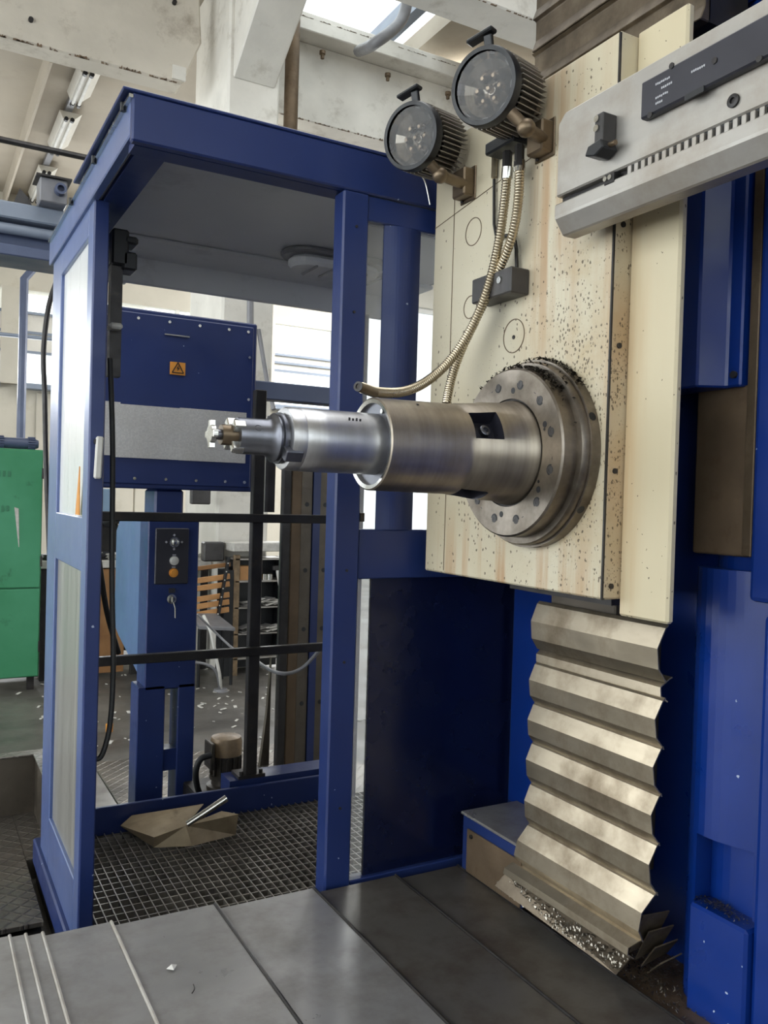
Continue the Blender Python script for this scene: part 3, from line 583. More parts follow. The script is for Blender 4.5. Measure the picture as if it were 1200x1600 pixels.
MB().box(c.x-.002, c.x+.002, 3.825, 3.842, c.z-.012, c.z+.012).build('key', 'chrome', ks)
MB().tube([c+Vector((.003, -.02, -.01)), c+Vector((.012, -.022, -.04)), c+Vector((.014, -.02, -.085))], .003, 6).build('key_tag', 'chrome', ks)
MB().box(c.x-.014, c.x+.014, 3.85, 3.858, c.z+.028, c.z+.05).build('switch_label', 'panel_black', ks)

# ------------------------------------------------------------ pump
g = thing('coolant_pump', 'small grimy beige pump motor behind the cabin toe board', 'pump', (1.27, 3.72, 0))
o_ = Vector((1.275, 3.72, 0))
MB().box(1.12, 1.44, 3.56, 3.88, 0, .20).build('tank', 'dark', g, bevel=.006)
MB().lathe(o_, Z_, [(.20, .085), (.215, .085), (.22, .065), (.245, .062), (.245, .074), (.26, .074)], 24).build('foot_flange', 'pumpd', g)
MB().lathe(o_, Z_, [(.26, .062), (.36, .066)], 24).build('motor_body', 'pumpd', g)
for k in range(14):
    a = 2*math.pi*k/14; d = Vector((math.cos(a), math.sin(a), 0)); MB().obox(o_+d*.066+Z_*.305, d, d.cross(Z_), Z_, .007, .003, .042).build('cooling_fin', 'pumpd', g)
MB().lathe(o_, Z_, [(.352, .072), (.41, .073), (.432, .067), (.44, .04), (.44, 0)], 24).build('fan_cowl', 'pump', g)
MB().box(1.185, 1.205, 3.66, 3.76, .30, .42).build('terminal_box', 'pumpd', g, bevel=.004)
tag(MB().tube(spline([P(330, 1180, Y=3.65), P(314, 1186, Y=3.65), P(306, 1205, Y=3.66), P(308, 1228, Y=3.68), P(314, 1246, Y=3.7)]), .014, 10).build('pump_hose', 'rubber'), 'black hose curving down from the coolant pump', 'hose')

# ------------------------------------------------------------ blue operator cabin
XL, YF, YP, YB = .445, 2.05, 2.60, 3.42
cab = thing('operator_cabin', 'blue steel operator cabin with canopy roof and grated floor', 'cabin', (1.1, 2.8, 0))
# roof
MB().box(XL-.012, 2.0, YF, YF+.028, 2.375, 2.488).build('front_fascia', 'blue', cab, bevel=.004)
MB().box(XL, 2.0, YF+.028, YF+.09, 2.375, 2.395).build('fascia_flange', 'blue', cab)
MB().box(XL-.012, XL+.013, YF+.028, YB+.03, 2.395, 2.488).build('side_fascia', 'blue_lit', cab, bevel=.003)
MB().box(XL+.025, XL+.10, YF+.09, YB, 2.395, 2.412).build('fascia_flange', 'blue', cab)
MB().box(XL-.035, 1.97, YF-.002, 2.76, 2.488, 2.496).build('roof_sheet', 'blue', cab, bevel=.002)
MB().box(XL+.005, 1.97, 2.76, YB+.02, 2.488, 2.496).build('roof_sheet', 'blue', cab, bevel=.002)
MB().bar((XL-.016, YF, 2.478), (XL-.016, YB, 2.478), .010, .008).build('roof_rail', 'chrome', cab)
for y in (2.12, 2.5, 2.9): MB().cyl((XL-.020, y, 2.466), (XL-.020, y, 2.487), .007, n=8).build('rail_clip', 'black', cab)
MB().box(XL+.03, 1.93, YF+.04, YB, 2.476, 2.486).build('ceiling_panel', 'greypanel', cab)
for zz, ma in ((2.36, 'greypanel'),): MB().box(XL+.05, 1.95, YB-.05, YB-.02, zz, 2.476).build('rear_skirt', ma, cab, bevel=.003)
MB().box(XL+.05, 1.95, YB-.30, YB-.05, 2.458, 2.476).build('rear_ceiling_beam', 'greypanel', cab, bevel=.006)

# left wall: frame with two panels
pan = [(2.64, 3.16, 1.465, 2.31), (2.68, 3.22, .36, 1.31)]
fr = MB()
fr.box(XL, XL+.03, 3.22, YB, .18, 2.40).box(XL, XL+.03, YP, 2.68, .18, 2.40)
fr.box(XL, XL+.03, 2.68, 3.22, 2.31, 2.40).box(XL, XL+.03, 2.68, 3.22, 1.30, 1.465).box(XL, XL+.03, 2.68, 3.22, .18, .36)
fr.build('side_frame', 'blue_lit', cab, bevel=.003)
for y0, y1, za, zb2 in pan: MB().box(XL+.012, XL+.02, 2.67, 3.23, za-.01, zb2+.01).build('side_panel', 'sheet' if za > 1 else 'sheet2', cab)
tri_ = MB().prism([(XL-.002, 2.72, 1.47), (XL-.002, 2.79, 1.47), (XL-.002, 2.735, 1.62)], (.003, 0, 0)).build('torn_sticker', 'orange', cab)
MB().box(XL+.03, XL+.046, YP, YP+.05, .18, 2.40).build('corner_post', 'blue', cab, bevel=.004)
MB().box(XL+.0, XL+.044, YP-.012, YP, .18, 2.40).build('post_face', 'blue', cab, bevel=.004)
MB().box(XL+.005, XL+.05, YB-.05, YB, .18, 2.40).build('rear_post', 'blue', cab, bevel=.003)
# handle on the inner post
hn = MB().bar(P(156, 682, Y=YP-.03), P(152, 748, Y=YP-.03), .02, .02, (0, 1, 0)).build('door_handle', 'white', cab, bevel=.004)
for y in (690, 742): MB().cyl(P(153, y, Y=YP-.03), P(153, y, Y=YP-.03)+Y_*.03, .010, n=10).build('handle_stud', 'dark', hn)
# switches at the post top
for (px0, px1, py0, py1) in ((172, 197, 360, 420), (190, 212, 372, 388), (188, 210, 396, 428)):
    a, b_ = P(px0, py0, Y=2.72), P(px1, py1, Y=2.72); MB().box(a.x, b_.x, 2.68, 2.76, b_.z, a.z).build('switch_body', 'black', cab, bevel=.006)
a, b_ = P(172, 415, Y=2.72), P(186, 590, Y=2.72); MB().box(a.x, b_.x, 2.70, 2.74, b_.z, a.z).build('cable_duct', 'dark', cab)
a, b_ = P(168, 506, Y=2.7), P(188, 518, Y=2.7); MB().box(a.x, b_.x, 2.66, 2.72, b_.z, a.z).build('tape_wrap', 'plain_paper', cab, bevel=.006)
# base
MB().box(XL-.015, XL+.03, 2.14, YB+.1, .085, .18).build('base_plinth', 'blue', cab, bevel=.006)
MB().box(XL+.0, XL+.03, 2.14, YB+.1, .0, .085).build('base_skirt', 'dark', cab)
MB().box(XL+.035, XL+.045, 2.12, YP, .19, .235).build('grate_rim', 'chrome', cab); MB().box(XL+.03, XL+.08, 2.12, YB-.05, .0, .185).build('inner_sill', 'dark', cab)
MB().box(XL+.05, 1.70, YB-.02, YB, .19, .302).build('toe_board', 'blue', cab, bevel=.003)
MB().box(1.66, 1.77, YB-.05, YB, .19, 2.37).build('rear_post', 'blue', cab)
# rails and post at the back
for z in (.872, 1.445): MB().box(XL+.05, 1.72, YB, YB+.03, z-.017, z+.02).build('guard_rail', 'dark', cab, bevel=.003)
rp = MB().box(1.275, 1.325, YB+.03, YB+.07, .36-.33, 2.0).build('rail_post', 'dark', cab, bevel=.003)
MB().box(1.24, 1.36, YB+.02, YB+.12, .32, .335).build('post_foot', 'dark', rp); 
for x in (1.255, 1.345): MB().cyl((x, YB+.035, .335), (x, YB+.035, .352), .009, n=6).build('foot_bolt', 'dark', rp)
MB().box(1.2, 1.7, YB+.02, YB+.14, .25, .32).build('rear_channel', 'blue', cab)
# front: right post and framed panels
MB().box(.990, 1.068, YF, YF+.06, .46, 2.374).build('front_post', 'blue', cab, bevel=.005)
MB().box(1.068, 2.0, YF+.005, YF+.045, 2.305, 2.372).build('frame_rail', 'blue', cab, bevel=.003)
MB().box(1.068, 2.0, YF+.005, YF+.045, 1.325, 1.462).build('frame_rail', 'blue', cab, bevel=.003)
MB().box(1.068, 1.62, YF+.005, YF+.045, .44, .49).build('frame_rail', 'blue', cab, bevel=.003)
MB().box(1.62, 1.68, YF-.005, YF+.045, .46, 1.32).build('frame_post', 'blue', cab, bevel=.003)
MB().box(1.062, 2.0, YF+.022, YF+.03, 1.45, 2.31).build('upper_pane', 'pane', cab)
pts = [(1.125+.118*i/14, YF+.016-.018*math.sin(math.pi*i/14)) for i in range(15)]
MB().prism([(x, y, 1.462) for x, y in pts]+[(pts[-1][0], YF+.021, 1.462), (pts[0][0], YF+.021, 1.462)], (0, 0, .843)).build('panel_stiffener', 'blue', cab)
MB().box(1.062, 1.118, YF+.022, YF+.03, .48, 1.33).build('lower_pane', 'pane', cab)
MB().box(1.118, 1.62, YF+.02, YF+.03, .48, 1.33).build('lower_panel', 'navy', cab)
for z in (.7, 1.1, 1.35, 1.75, 2.05, 2.28): MB().cyl((1.03, YF, z), (1.03, YF-.003, z), .004, n=8).build('rivet', 'dark', cab)
a = P(560, 808, Y=YF+.02); MB().box(a.x-.002, a.x+.012, YF+.006, YF+.024, a.z-.012, a.z+.012).build('latch', 'dark', cab)
tag(MB().tube(spline([P(652, 268, Y=YF-.004), P(664, 284, Y=YF-.006), P(672, 320, Y=YF-.006)], 8), .0022, 6).build('thin_wire', 'chrome'), 'thin bright wire looping over the cabin fascia', 'wire')
# bulkhead lamp
lc = P(478, 374, Z=2.50)
L = thing('bulkhead_lamp', 'oval grey bulkhead lamp under the cabin ceiling', 'ceiling lamp', (1.40, 2.98, 2.42))
def oval(x0, x1, yc, r, z0, z1_, n=12):
    p = [(x0+r+math.cos(math.pi/2+math.pi*i/n)*r, yc+math.sin(math.pi/2+math.pi*i/n)*r, z0) for i in range(n+1)]+[(x1-r+math.cos(-math.pi/2+math.pi*i/n)*r, yc+math.sin(-math.pi/2+math.pi*i/n)*r, z0) for i in range(n+1)]
    return MB().prism(p, (0, 0, z1_-z0))
oval(1.19, 1.62, 2.98, .10, 2.453, 2.476).build('lamp_base', 'lampgrey', L, bevel=.008)
oval(1.22, 1.59, 2.98, .075, 2.413, 2.453).build('diffuser', 'greypanel', L, bevel=.012)
for k in range(5): MB().box(1.30+k*.07, 1.306+k*.07, 2.91, 3.05, 2.406, 2.413).build('guard_wire', 'lampgrey', L)
# cables by the left post
tag(MB().tube(spline([P(172, 560, Y=2.66), P(176, 700, Y=2.64), P(175, 900, Y=2.62), P(177, 1040, Y=2.62), P(172, 1130, Y=2.62), P(160, 1178, Y=2.62), P(148, 1186, Y=2.62), P(140, 1178, Y=2.63)], 10), .0085, 8).build('hanging_cable', 'rubber'), 'black cable hanging in a loop beside the left cabin post', 'cable')
tag(MB().tube(spline([P(150, 840, Y=2.75), P(158, 900, Y=2.75), P(168, 960, Y=2.8), P(185, 1020, Y=2.9)], 8), .009, 8).build('slanting_cable', 'rubber'), 'second black cable slanting behind the left cabin post', 'cable')
tag(MB().tube(spline([P(92, 430, Y=4.6), P(76, 480, Y=4.6), P(68, 550, Y=4.6), P(70, 620, Y=4.6), P(72, 720, Y=4.6), P(78, 900, Y=4.6), P(80, 1100, Y=4.6), (P(80, 1100, Y=4.6).x, 4.6, 0)], 8), .013, 8).build('drop_cable', 'dark'), 'thick grey-blue cable hanging between locker and cabin', 'cable')

# grating
g = thing('floor_grating', 'dark steel floor grating full of metal chips', 'grating', (1.2, 2.8, .17))
b0 = MB().box(-.0018, .0018, -.66, .66, 0, .03).build('bearing_bar', 'grate', g, local=True)
b0.location = (.52-1.2, -.06, 0)
for i in range(1, 46): dup(b0, g, (.52-1.2+i*.0312, -.06, 0))
c0_ = MB().box(-.71, .71, -.0024, .0024, .002, .03).build('cross_bar', 'grate', g, local=True); c0_.location = (.03, -.70, 0)
for i in range(1, 30): dup(c0_, g, (.03, -.70+i*.045, .0))
MB().box(.53, 1.93, 2.13, 3.39, .09, .11).build('chip_tray', 'black', g) 
ch = MB()
for i in range(3600):
    x = rng.uniform(.5, 1.6); y = 2.14+1.2*abs(rng.random()**1.3); s = rng.uniform(.003, .008); a = rng.uniform(0, 6.3)
    d = Vector((math.cos(a), math.sin(a), rng.uniform(-.5, .8))).normalized(); n2 = d.cross(Z_).normalized(); c = Vector((x, y, .118+rng.uniform(0, .05)))
    ch.add([c-d*s, c+n2*s*.5, c+d*s+Z_*s*.4, c-n2*s*.35+Z_*s*.3], [(0, 1, 2), (0, 2, 3)])
o = ch.build('metal_chips', 'chips', g); o['kind'] = 'stuff'
# dust pan
g = thing('dustpan', 'bent dirty sheet metal dustpan lying on the grating', 'dustpan', (1.0, 3.25, .2))
def ph(px, py, z): return P(px, py, Z=z)
A_, B_, C_, D_ = ph(188, 1290, .235), ph(206, 1274, .26), ph(318, 1256, .31), ph(346, 1268, .30)
E_, F_, G_ = ph(240, 1324, .202), ph(300, 1322, .202), ph(368, 1304, .202)
H_, I_ = ph(240, 1308, .245), ph(372, 1272, .29)
mid = ph(290, 1290, .275)
pn_ = MB(); pn_.add([A_, B_, C_, mid, H_, E_], [(0, 1, 2, 3), (0, 3, 4), (0, 4, 5)]); q = pn_.build('pan_floor', 'pan', g); q.modifiers.new('s', 'SOLIDIFY').thickness = .003
pn_ = MB(); pn_.add([E_, H_, mid, D_, I_, G_, F_], [(0, 1, 2), (0, 2, 6), (2, 3, 4), (2, 4, 5), (2, 5, 6)]); q = pn_.build('pan_side', 'pan', g); q.modifiers.new('s', 'SOLIDIFY').thickness = .003
a, b_ = ph(292, 1288, .29), ph(354, 1247, .37)
MB().lathe(a, b_-a, [(0, .008), (0, .012), ((b_-a).length, .0135), ((b_-a).length, .0105), (.03, .009)], 16, cap=(False, False)).build('tube_handle', 'chrome', g)

# ------------------------------------------------------------ telescopic way covers
g = thing('way_cover', 'oily steel telescopic way cover across the bottom of the picture', 'way cover', (.5, 1, .4))
seams = [(-1.2, .212, 2.115, .506), (.219, .246, 2.108, .505), (.253, .282, 2.10, .504), (.289, .436, 2.088, .502), (.443, .690, 2.070, .500), (.697, .957, 2.050, .496), (.965, 1.200, 2.030, .492), (1.207, 1.40, 2.015, .488)]
for i, (x0, x1, ye, z) in enumerate(seams):
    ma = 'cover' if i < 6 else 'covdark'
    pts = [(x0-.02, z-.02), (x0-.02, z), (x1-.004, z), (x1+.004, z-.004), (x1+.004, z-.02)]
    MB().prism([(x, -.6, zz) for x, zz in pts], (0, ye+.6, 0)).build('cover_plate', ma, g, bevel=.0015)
    MB().tube([(x1, -.6, z+.0005), (x1, ye-.002, z+.0005)], .004, 6).build('wiper_lip', 'dark' if i > 3 else 'railsteel', g)
    MB().box(x0-.02, x1+.003, ye-.003, ye, .30, z-.01).build('cover_skirt', ma, g)
tag(MB().add([P(268, 1512, Z=.504)+Vector(v) for v in ((-.012, 0, 0), (.002, -.012, 0), (.013, .002, .003), (.001, .011, 0), (0, 0, .008))], [(0, 1, 4), (1, 2, 4), (2, 3, 4), (3, 0, 4)]).build('paper_scrap', 'white'), 'tiny white scrap lying on the steel way cover', 'scrap')
tag(MB().tube(spline([P(302, 1538, Z=.503), P(304, 1545, Z=.505), P(300, 1552, Z=.503)]), .0012, 5).build('dark_chip', 'dark'), 'small curled dark chip on the way cover', 'chip')
g = thing('way_gutter', 'rusty steel gutter between way covers and blue column', 'gutter', (1.5, 1, .4))
MB().box(1.40, 1.62, -.6, 1.99, .38, .475).build('gutter_plate', 'rustfloor', g)
ch = MB()
for i in range(900):
    t_ = rng.random(); x = 1.42+rng.uniform(-.01, .12)+.02*t_; y = rng.gauss(1.36, .09); s = rng.uniform(.002, .006); a = rng.uniform(0, 6.3)
    if y > 1.6 or y < 1.1: continue
    d = Vector((math.cos(a), math.sin(a), rng.uniform(-.3, .6))).normalized(); n2 = d.cross(Z_).normalized(); hgt = .06*math.exp(-((y-1.38)/.08)**2)*rng.random()
    c = Vector((x, y, .478+hgt)); ch.add([c-d*s, c+n2*s*.5, c+d*s+Z_*s*.4, c-n2*s*.4], [(0, 1, 2), (0, 2, 3)])
o = tag(ch.build('metal_chips', 'chips'), 'pile of metal chips behind the foot of the slatted apron', 'metal chips'); o['kind'] = 'stuff'
# blue step box
g = thing('step_box', 'low blue box with grey steel top at the column foot', 'box', (1.5, 1.85, .49))
MB().box(1.40, 1.60, 1.72, 1.995, .488, .645).build('box_body', 'blue', g, bevel=.004)
MB().box(1.396, 1.60, 1.72, 2.0, .645, .653).build('top_plate', 'cover', g, bevel=.002)
MB().box(1.394, 1.40, 1.72, 1.965, .492, .615).build('front_plate', 'rusty', g, bevel=.002)
MB().cyl((1.394, 1.94, .60), (1.389, 1.94, .60), .006, n=8).build('screw', 'dark', g)

# ------------------------------------------------------------ machine column
g = thing('machine_upright', 'tall blue machine column behind the cream headstock', 'machine column', (2.0, 1.1, .45))
prof = [(1.60, 1.78), (2.6, 1.78), (2.6, -.6), (1.53, -.6), (1.53, 1.19)]+[(1.60-.07*math.cos(a), 1.19+.10*math.sin(a)) for a in [math.pi/2*i/8 for i in range(1, 9)]]+[(1.60, 1.30)]
MB().prism([(x, y, .45) for x, y in prof], (0, 0, 3.4)).build('column_casting', 'blue_col', g, bevel=.004)
MB().box(1.44, 1.60, 1.46, 1.69, .66, 3.4).build('slide_way', 'way', g, bevel=.004)
MB().box(1.60, 1.9, 1.78, 2.045, .64, 1.34).build('edge_flange', 'blue_col', g, bevel=.003)
# box shaped guard
a = [(1.53, 1.385), (1.47, 1.36), (1.445, 1.31), (1.445, 1.25), (1.50, 1.22), (1.50, 1.185), (1.53, 1.185)]
MB().prism([(x, y, 1.805) for x, y in a], (0, 0, .53)).build('box_guard', 'blue_col', g, bevel=.004)
for z in (1.83, 2.30): MB().cyl((1.50, 1.2, z), (1.494, 1.2, z), .008, n=10).build('bolt', 'dark', g)
MB().box(1.512, 1.53, 1.155, 1.178, 1.45, 2.9).build('edge_strip', 'bracket', g, bevel=.002)
MB().box(1.518, 1.532, 1.168, 1.312, 1.448, 1.81).build('cover_plate', 'rusty', g, bevel=.008, seg=3)
MB().box(1.50, 1.53, .2, 1.148, 1.36, 2.6).build('side_guard', 'blue_col', g, bevel=.01, seg=2)
a = [(1.53, 1.36), (1.48, 1.33), (1.48, 1.28), (1.52, 1.26), (1.52, 1.20), (1.49, 1.18), (1.49, 1.05), (1.53, 1.02)]
MB().prism([(x, y, 2.62) for x, y in a], (0, 0, 1.0)).build('upper_guard', 'blue_col', g, bevel=.003)
# pocket and lower block
def arc(y0, y1, n=10):
    out = []
    for i in range(n+1):
        y = y0+(y1-y0)*i/n; u_ = (1.30-y)/.20; out.append((1.53-.038*math.sin(math.pi*min(1, max(0, u_))**.7), y))
    return out
for (ya, yb, za, zb3, nm) in ((1.125, 1.298, .845, 1.42, 'rounded_cover'), (1.25, 1.298, .46, .845, 'pocket_side'), (1.10, 1.125, .46, 1.42, 'pocket_side')):
    pr = arc(ya, yb); MB().prism([(x, y, za) for x, y in pr]+[(1.545, yb, za), (1.545, ya, za)], (0, 0, zb3-za)).build(nm, 'blue_col', g)
MB().box(1.47, 1.54, 1.10, 1.245, .46, .703).build('foot_block', 'blue_col', g, bevel=.006)
MB().box(1.485, 1.54, -.6, 1.10, .46, 1.34).build('side_cover', 'blue_col', g, bevel=.012, seg=2)
ch = MB()
for i in range(420):
    x = 1.50+rng.gauss(0, .011); y = 1.19+rng.gauss(0, .028); s = rng.uniform(.0015, .004); a = rng.uniform(0, 6.3)
    d = Vector((math.cos(a), math.sin(a), rng.uniform(-.2, .5))).normalized(); n2 = d.cross(Z_).normalized(); c = Vector((x, y, .706+.012*rng.random()*math.exp(-((y-1.19)/.03)**2)))
    ch.add([c-d*s, c+n2*s*.6, c+d*s+Z_*s*.4, c-n2*s*.5], [(0, 1, 2), (0, 2, 3)])
o = tag(ch.build('metal_chips', 'chips'), 'small heap of chips on the blue ledge at lower right', 'metal chips'); o['kind'] = 'stuff'

# ------------------------------------------------------------ slatted steel apron below the headstock
g = thing('chip_apron', 'hanging steel apron of overlapping ribbed plates under the headstock', 'apron', (1.42, 1.5, .49))
yl, yr = 1.715, 1.285
zt = [1.295, 1.137, 1.032, .93, .823, .715]
def plate(z0, z1_, x0, x1, ya, yb, name='apron_plate', ya2=None, yb2=None):
    # faceted convex plate from the top (z0, x0) to the bottom (z1, x1), ends scalloped
    fr_ = [(0, .006), (.06, 0), (.42, -.014), (.78, -.012), (1.0, .004)]
    v = []
    for (t, dx) in fr_:
        z = z0+(z1_-z0)*t; x = x0+(x1-x0)*t+dx; sc_ = -.012*math.sin(math.pi*t); y_a = ya+((ya2 or ya)-ya)*t; y_b = yb+((yb2 or yb)-yb)*t
        v += [Vector((x, y_a-sc_*.6, z)), Vector((x, y_b+sc_*-.9, z))]
    n = len(fr_); f = [(2*i, 2*i+2, 2*i+3, 2*i+1) for i in range(n-1)]
    m = MB().add(v, f); o = m.build(name, 'apron', g); o.modifiers.new('s', 'SOLIDIFY').thickness = .003; return o
plate(1.295, 1.170, 1.418, 1.418, yl, yr)
plate(1.18, 1.125, 1.440, 1.430, yl-.004, yr+.004)
for i in range(1, 5): plate(zt[i], zt[i+1]-.008, 1.418-.001*i, 1.420-.001*i, yl, yr)
plate(.715, .600, 1.414, 1.398, yl+.002, yr, ya2=yl+.03, yb2=yr+.02)
plate(.605, .560, 1.394, 1.384, yl+.035, yr+.022, ya2=yl+.05, yb2=yr+.032)
q = MB().add([Vector((1.388, yl+.055, .565)), Vector((1.388, yr+.035, .565)), Vector((1.385, yr+.075, .505)), Vector((1.368, yl+.072, .530))], [(0, 3, 2, 1)]).build('wiper_plate', 'apdark', g); q.modifiers.new('s', 'SOLIDIFY').thickness = .004
ch = MB()
for i in range(700):
    u_, v_ = rng.random(), rng.random()**.7; y = (yl+.055)*(1-u_)+(yr+.035)*u_+.035*v_; z = .565-.045*v_; x = 1.383-.008*v_; s = rng.uniform(.0015, .0045); a = rng.uniform(0, 6.3)
    d = Vector((.2*rng.uniform(-1, 1), math.cos(a), math.sin(a))).normalized(); n2 = d.cross(X_).normalized(); c = Vector((x, y, z))
    ch.add([c-d*s, c+n2*s*.6, c+d*s-X_*s*.4, c-n2*s*.5-X_*s*.5], [(0, 1, 2), (0, 2, 3)])
q = ch.build('stuck_chips', 'chips', g); q['kind'] = 'stuff'
for k in range(4):   # folded plates stacked behind the foot
    q = MB().add([Vector((1.40+.02*k, yr+.022, .66-.04*k)), Vector((1.47+.015*k, yr+.012, .66-.035*k)), Vector((1.47+.02*k, yr+.05, .58-.02*k)), Vector((1.40+.02*k, yr+.06, .56-.02*k))], [(0, 1, 2, 3)]).build('folded_plate', 'apdark', g); q.modifiers.new('s', 'SOLIDIFY').thickness = .003

# ------------------------------------------------------------ headstock
HX = 1.25; AY, AZ = 1.537, 1.66
g = thing('headstock', 'large cream painted headstock speckled with oil and chips', 'headstock', (1.4, 1.6, 1.32))
MB().prism([(HX, 1.305, 1.352), (HX, 2.003, 1.352), (HX+.02, 2.012, 1.352), (1.43, 2.012, 1.352), (1.43, 1.305, 1.352)], (0, 0, 1.172)).build('housing', 'cream', g, bevel=.004)
MB().box(1.295, 1.315, 1.172, 1.305, 1.318, 2.53).build('side_housing', 'cream2', g, bevel=.005)
MB().box(1.30, 1.43, 1.33, 1.68, 1.335, 1.352).build('underside_plate', 'dark', g)
MB().box(1.2485, 1.256, 1.3055, 1.3095, 1.352, 2.52).build('edge_gasket', 'dark', g)
for z in (1.38, 1.62, 1.88, 2.13): MB().lathe((1.272, 1.3055, z), -Y_, [(0, .006), (.004, .006), (.004, .003)], 10).build('screw', 'dark', g)
MB().box(1.2488, 1.2505, 1.905, 1.907, 1.36, 2.51).build('panel_joint', 'rusty', g)
MB().bar((1.2485, 2.0, 2.30), (1.2485, 1.56, 2.36), .0012, .0012).build('panel_joint', 'rusty', g)
def ring(y, z, r, nm='plug_ring'):
    return MB().lathe((HX, y, z), -X_, [(-.002, r), (.0012, r), (.0012, r-.0022), (-.002, r-.0022)], 40, cap=(False, False)).build(nm, 'rusty', g)
for (px, py, r) in ((803, 525, .041), (740, 362, .036), (735, 480, .03)):
    c = P(px, py, X=HX); ring(c.y, c.z, r)
c = P(803, 527, X=HX); MB().lathe(c, -X_, [(0, .005), (.002, .005), (.002, .002)], 10).build('plug_screw', 'dark', g)
# flange and spindle sleeve
fl_ = MB().lathe((0, AY, AZ), X_, [(1.170, .122), (1.168, .186), (1.172, .190), (1.206, .191), (1.206, .205), (1.212, .2085), (1.225, .2085), (1.225, .214), (1.252, .214)], 96, cap=(False, False)).build('flange_ring', 'flange', g)
MB().lathe((0, AY, AZ), X_, [(1.175, .100), (1.175, .1225), (1.171, .1225)], 64, cap=(False, False)).build('seal_groove', 'dark', g)
def fpt(th, r, x): return Vector((x, AY-math.cos(th)*r, AZ+math.sin(th)*r))
for k in range(12):
    th = math.radians(15+30*k); MB().lathe(fpt(th, .156, 1.1695), -X_, [(0, .0125), (.0006, .0122)], 18).build('counterbore', 'black', fl_); MB().lathe(fpt(th, .156, 1.1689), -X_, [(0, .0088), (.0006, .0088), (.0006, .0045), (.0001, .0045)], 14).build('cap_screw', 'greyb', fl_)
    th += math.radians(9); MB().lathe(fpt(th, .162 if k % 2 else .140, 1.1695), -X_, [(0, .0072), (.0006, .0068)], 12).build('tapped_hole', 'black', fl_)
for k in range(6):
    th = math.radians(2+60*k); MB().lathe(fpt(th, .177, 1.1695), -X_, [(0, .0078), (.0006, .0074)], 12).build('edge_hole', 'black', fl_)
for th, r in ((150, .15), (148, .165), (156, .172), (160, .158), (20, .135), (-30, .13)):
    MB().lathe(fpt(math.radians(th), r, 1.1695), -X_, [(0, .0036), (.0006, .0034)], 8).build('pin_hole', 'black', fl_)
for k in (20, 75, -35, -80):
    th = math.radians(k); MB().lathe(fpt(th, .2135, 1.235), fpt(th, 1, 0)-fpt(th, 0, 0), [(0, .010), (.001, .0095)], 10).build('edge_hole', 'black', fl_)
ch = MB()
for i in range(1300):
    th = math.radians(rng.uniform(40, 150)) if i % 3 else math.radians(rng.gauss(75, 20)); x = rng.uniform(1.172, 1.25); r = .2+.008*rng.random() if x > 1.206 else .192+.005*rng.random()
    if x > 1.225: r = .215+.004*rng.random()
    c = fpt(th, r, x); a = rng.uniform(0, 6.3); s = rng.uniform(.0015, .0055); d = Vector((math.cos(a), math.sin(a)*.7, rng.uniform(-.4, .8))).normalized(); n2 = d.cross(Z_).normalized()
    ch.add([c-d*s, c+n2*s*.5, c+d*s+Z_*s*.4, c-n2*s*.4+Z_*s*.5], [(0, 1, 2), (0, 2, 3)])
q = ch.build('flange_chips', simple('dark_oily_chips', (60, 56, 52), .35, .7, .5, 60), g); q['kind'] = 'stuff'
# sleeve: lathe with two pockets left open, lined inwards
N = 96
prof = [(.816, .0925), (.8185, .0955), (.95, .097), (1.000, .0975), (1.0155, .098), (1.0175, .0995), (1.078, .1045), (1.082, .107), (1.155, .111), (1.162, .116), (1.176, .118)]
def angi(i): return (2*math.pi*(i+.5)/N)
# direction frame of lathe along +X: a = X x Z = -Y ; b = X x a = -Z
def inpocket(i):
    th = math.degrees(angi(i)); th = (-th) % 360      # angle up from the viewer side
    return 10 < th < 49 or 262 < th < 300
sl_ = MB().lathe((0, AY, AZ), X_, prof, N, skip=lambda k, i: 4 <= k <= 6 and inpocket(i), cap=(False, False)); pks = []
for lo, hi in ((10, 49), (262, 300)):
    pk_ = MB(); pks.append(pk_)
    ii = [i for i in range(N) if (lambda t: lo < t < hi)((-math.degrees(angi(i))) % 360)]; ii.sort(); ths = [2*math.pi*i/N for i in ii]+[2*math.pi*(ii[-1]+1)/N]
    def pp(x, r, th): return Vector((x, AY-math.cos(th)*r, AZ-math.sin(th)*r))
    xa, xb = 1.0155, 1.082; rin = .074
    for j in range(len(ths)-1):
        t0, t1 = ths[j], ths[j+1]
        pk_.add([pp(xa, rin, t0), pp(xa, rin, t1), pp(xb, rin, t1), pp(xb, rin, t0)], [(0, 1, 2, 3)])
        pk_.add([pp(xa, rin, t0), pp(xa, rin, t1), pp(xa, .098, t1), pp(xa, .098, t0)], [(0, 1, 2, 3)]); pk_.add([pp(xb, rin, t0), pp(xb, rin, t1), pp(xb, .107, t1), pp(xb, .107, t0)], [(0, 1, 2, 3)])
    for t0 in (ths[0], ths[-1]): pk_.add([pp(xa, rin, t0), pp(xb, rin, t0), pp(xb, .107, t0), pp(xa, .098, t0)], [(0, 1, 2, 3)])
slv = sl_.build('spindle_sleeve', 'spindle', g)
for q in pks: q.build('bolt_pocket', 'pocket', slv)
MB().lathe((0, AY, AZ), X_, [(.816, .0925), (.818, .0845), (.830, .0845)], 80, cap=(False, False)).build('sleeve_rim', 'chrome', slv)
MB().lathe((0, AY, AZ), X_, [(.827, .060), (.827, .0850)], 80, cap=(False, False)).build('face_plate', 'arbor', slv)
c = fpt(math.radians(62), .074, .827); MB().lathe(c, -X_, [(0, .005), (.004, .005), (.004, .003)], 10).build('screw', 'chrome', slv)
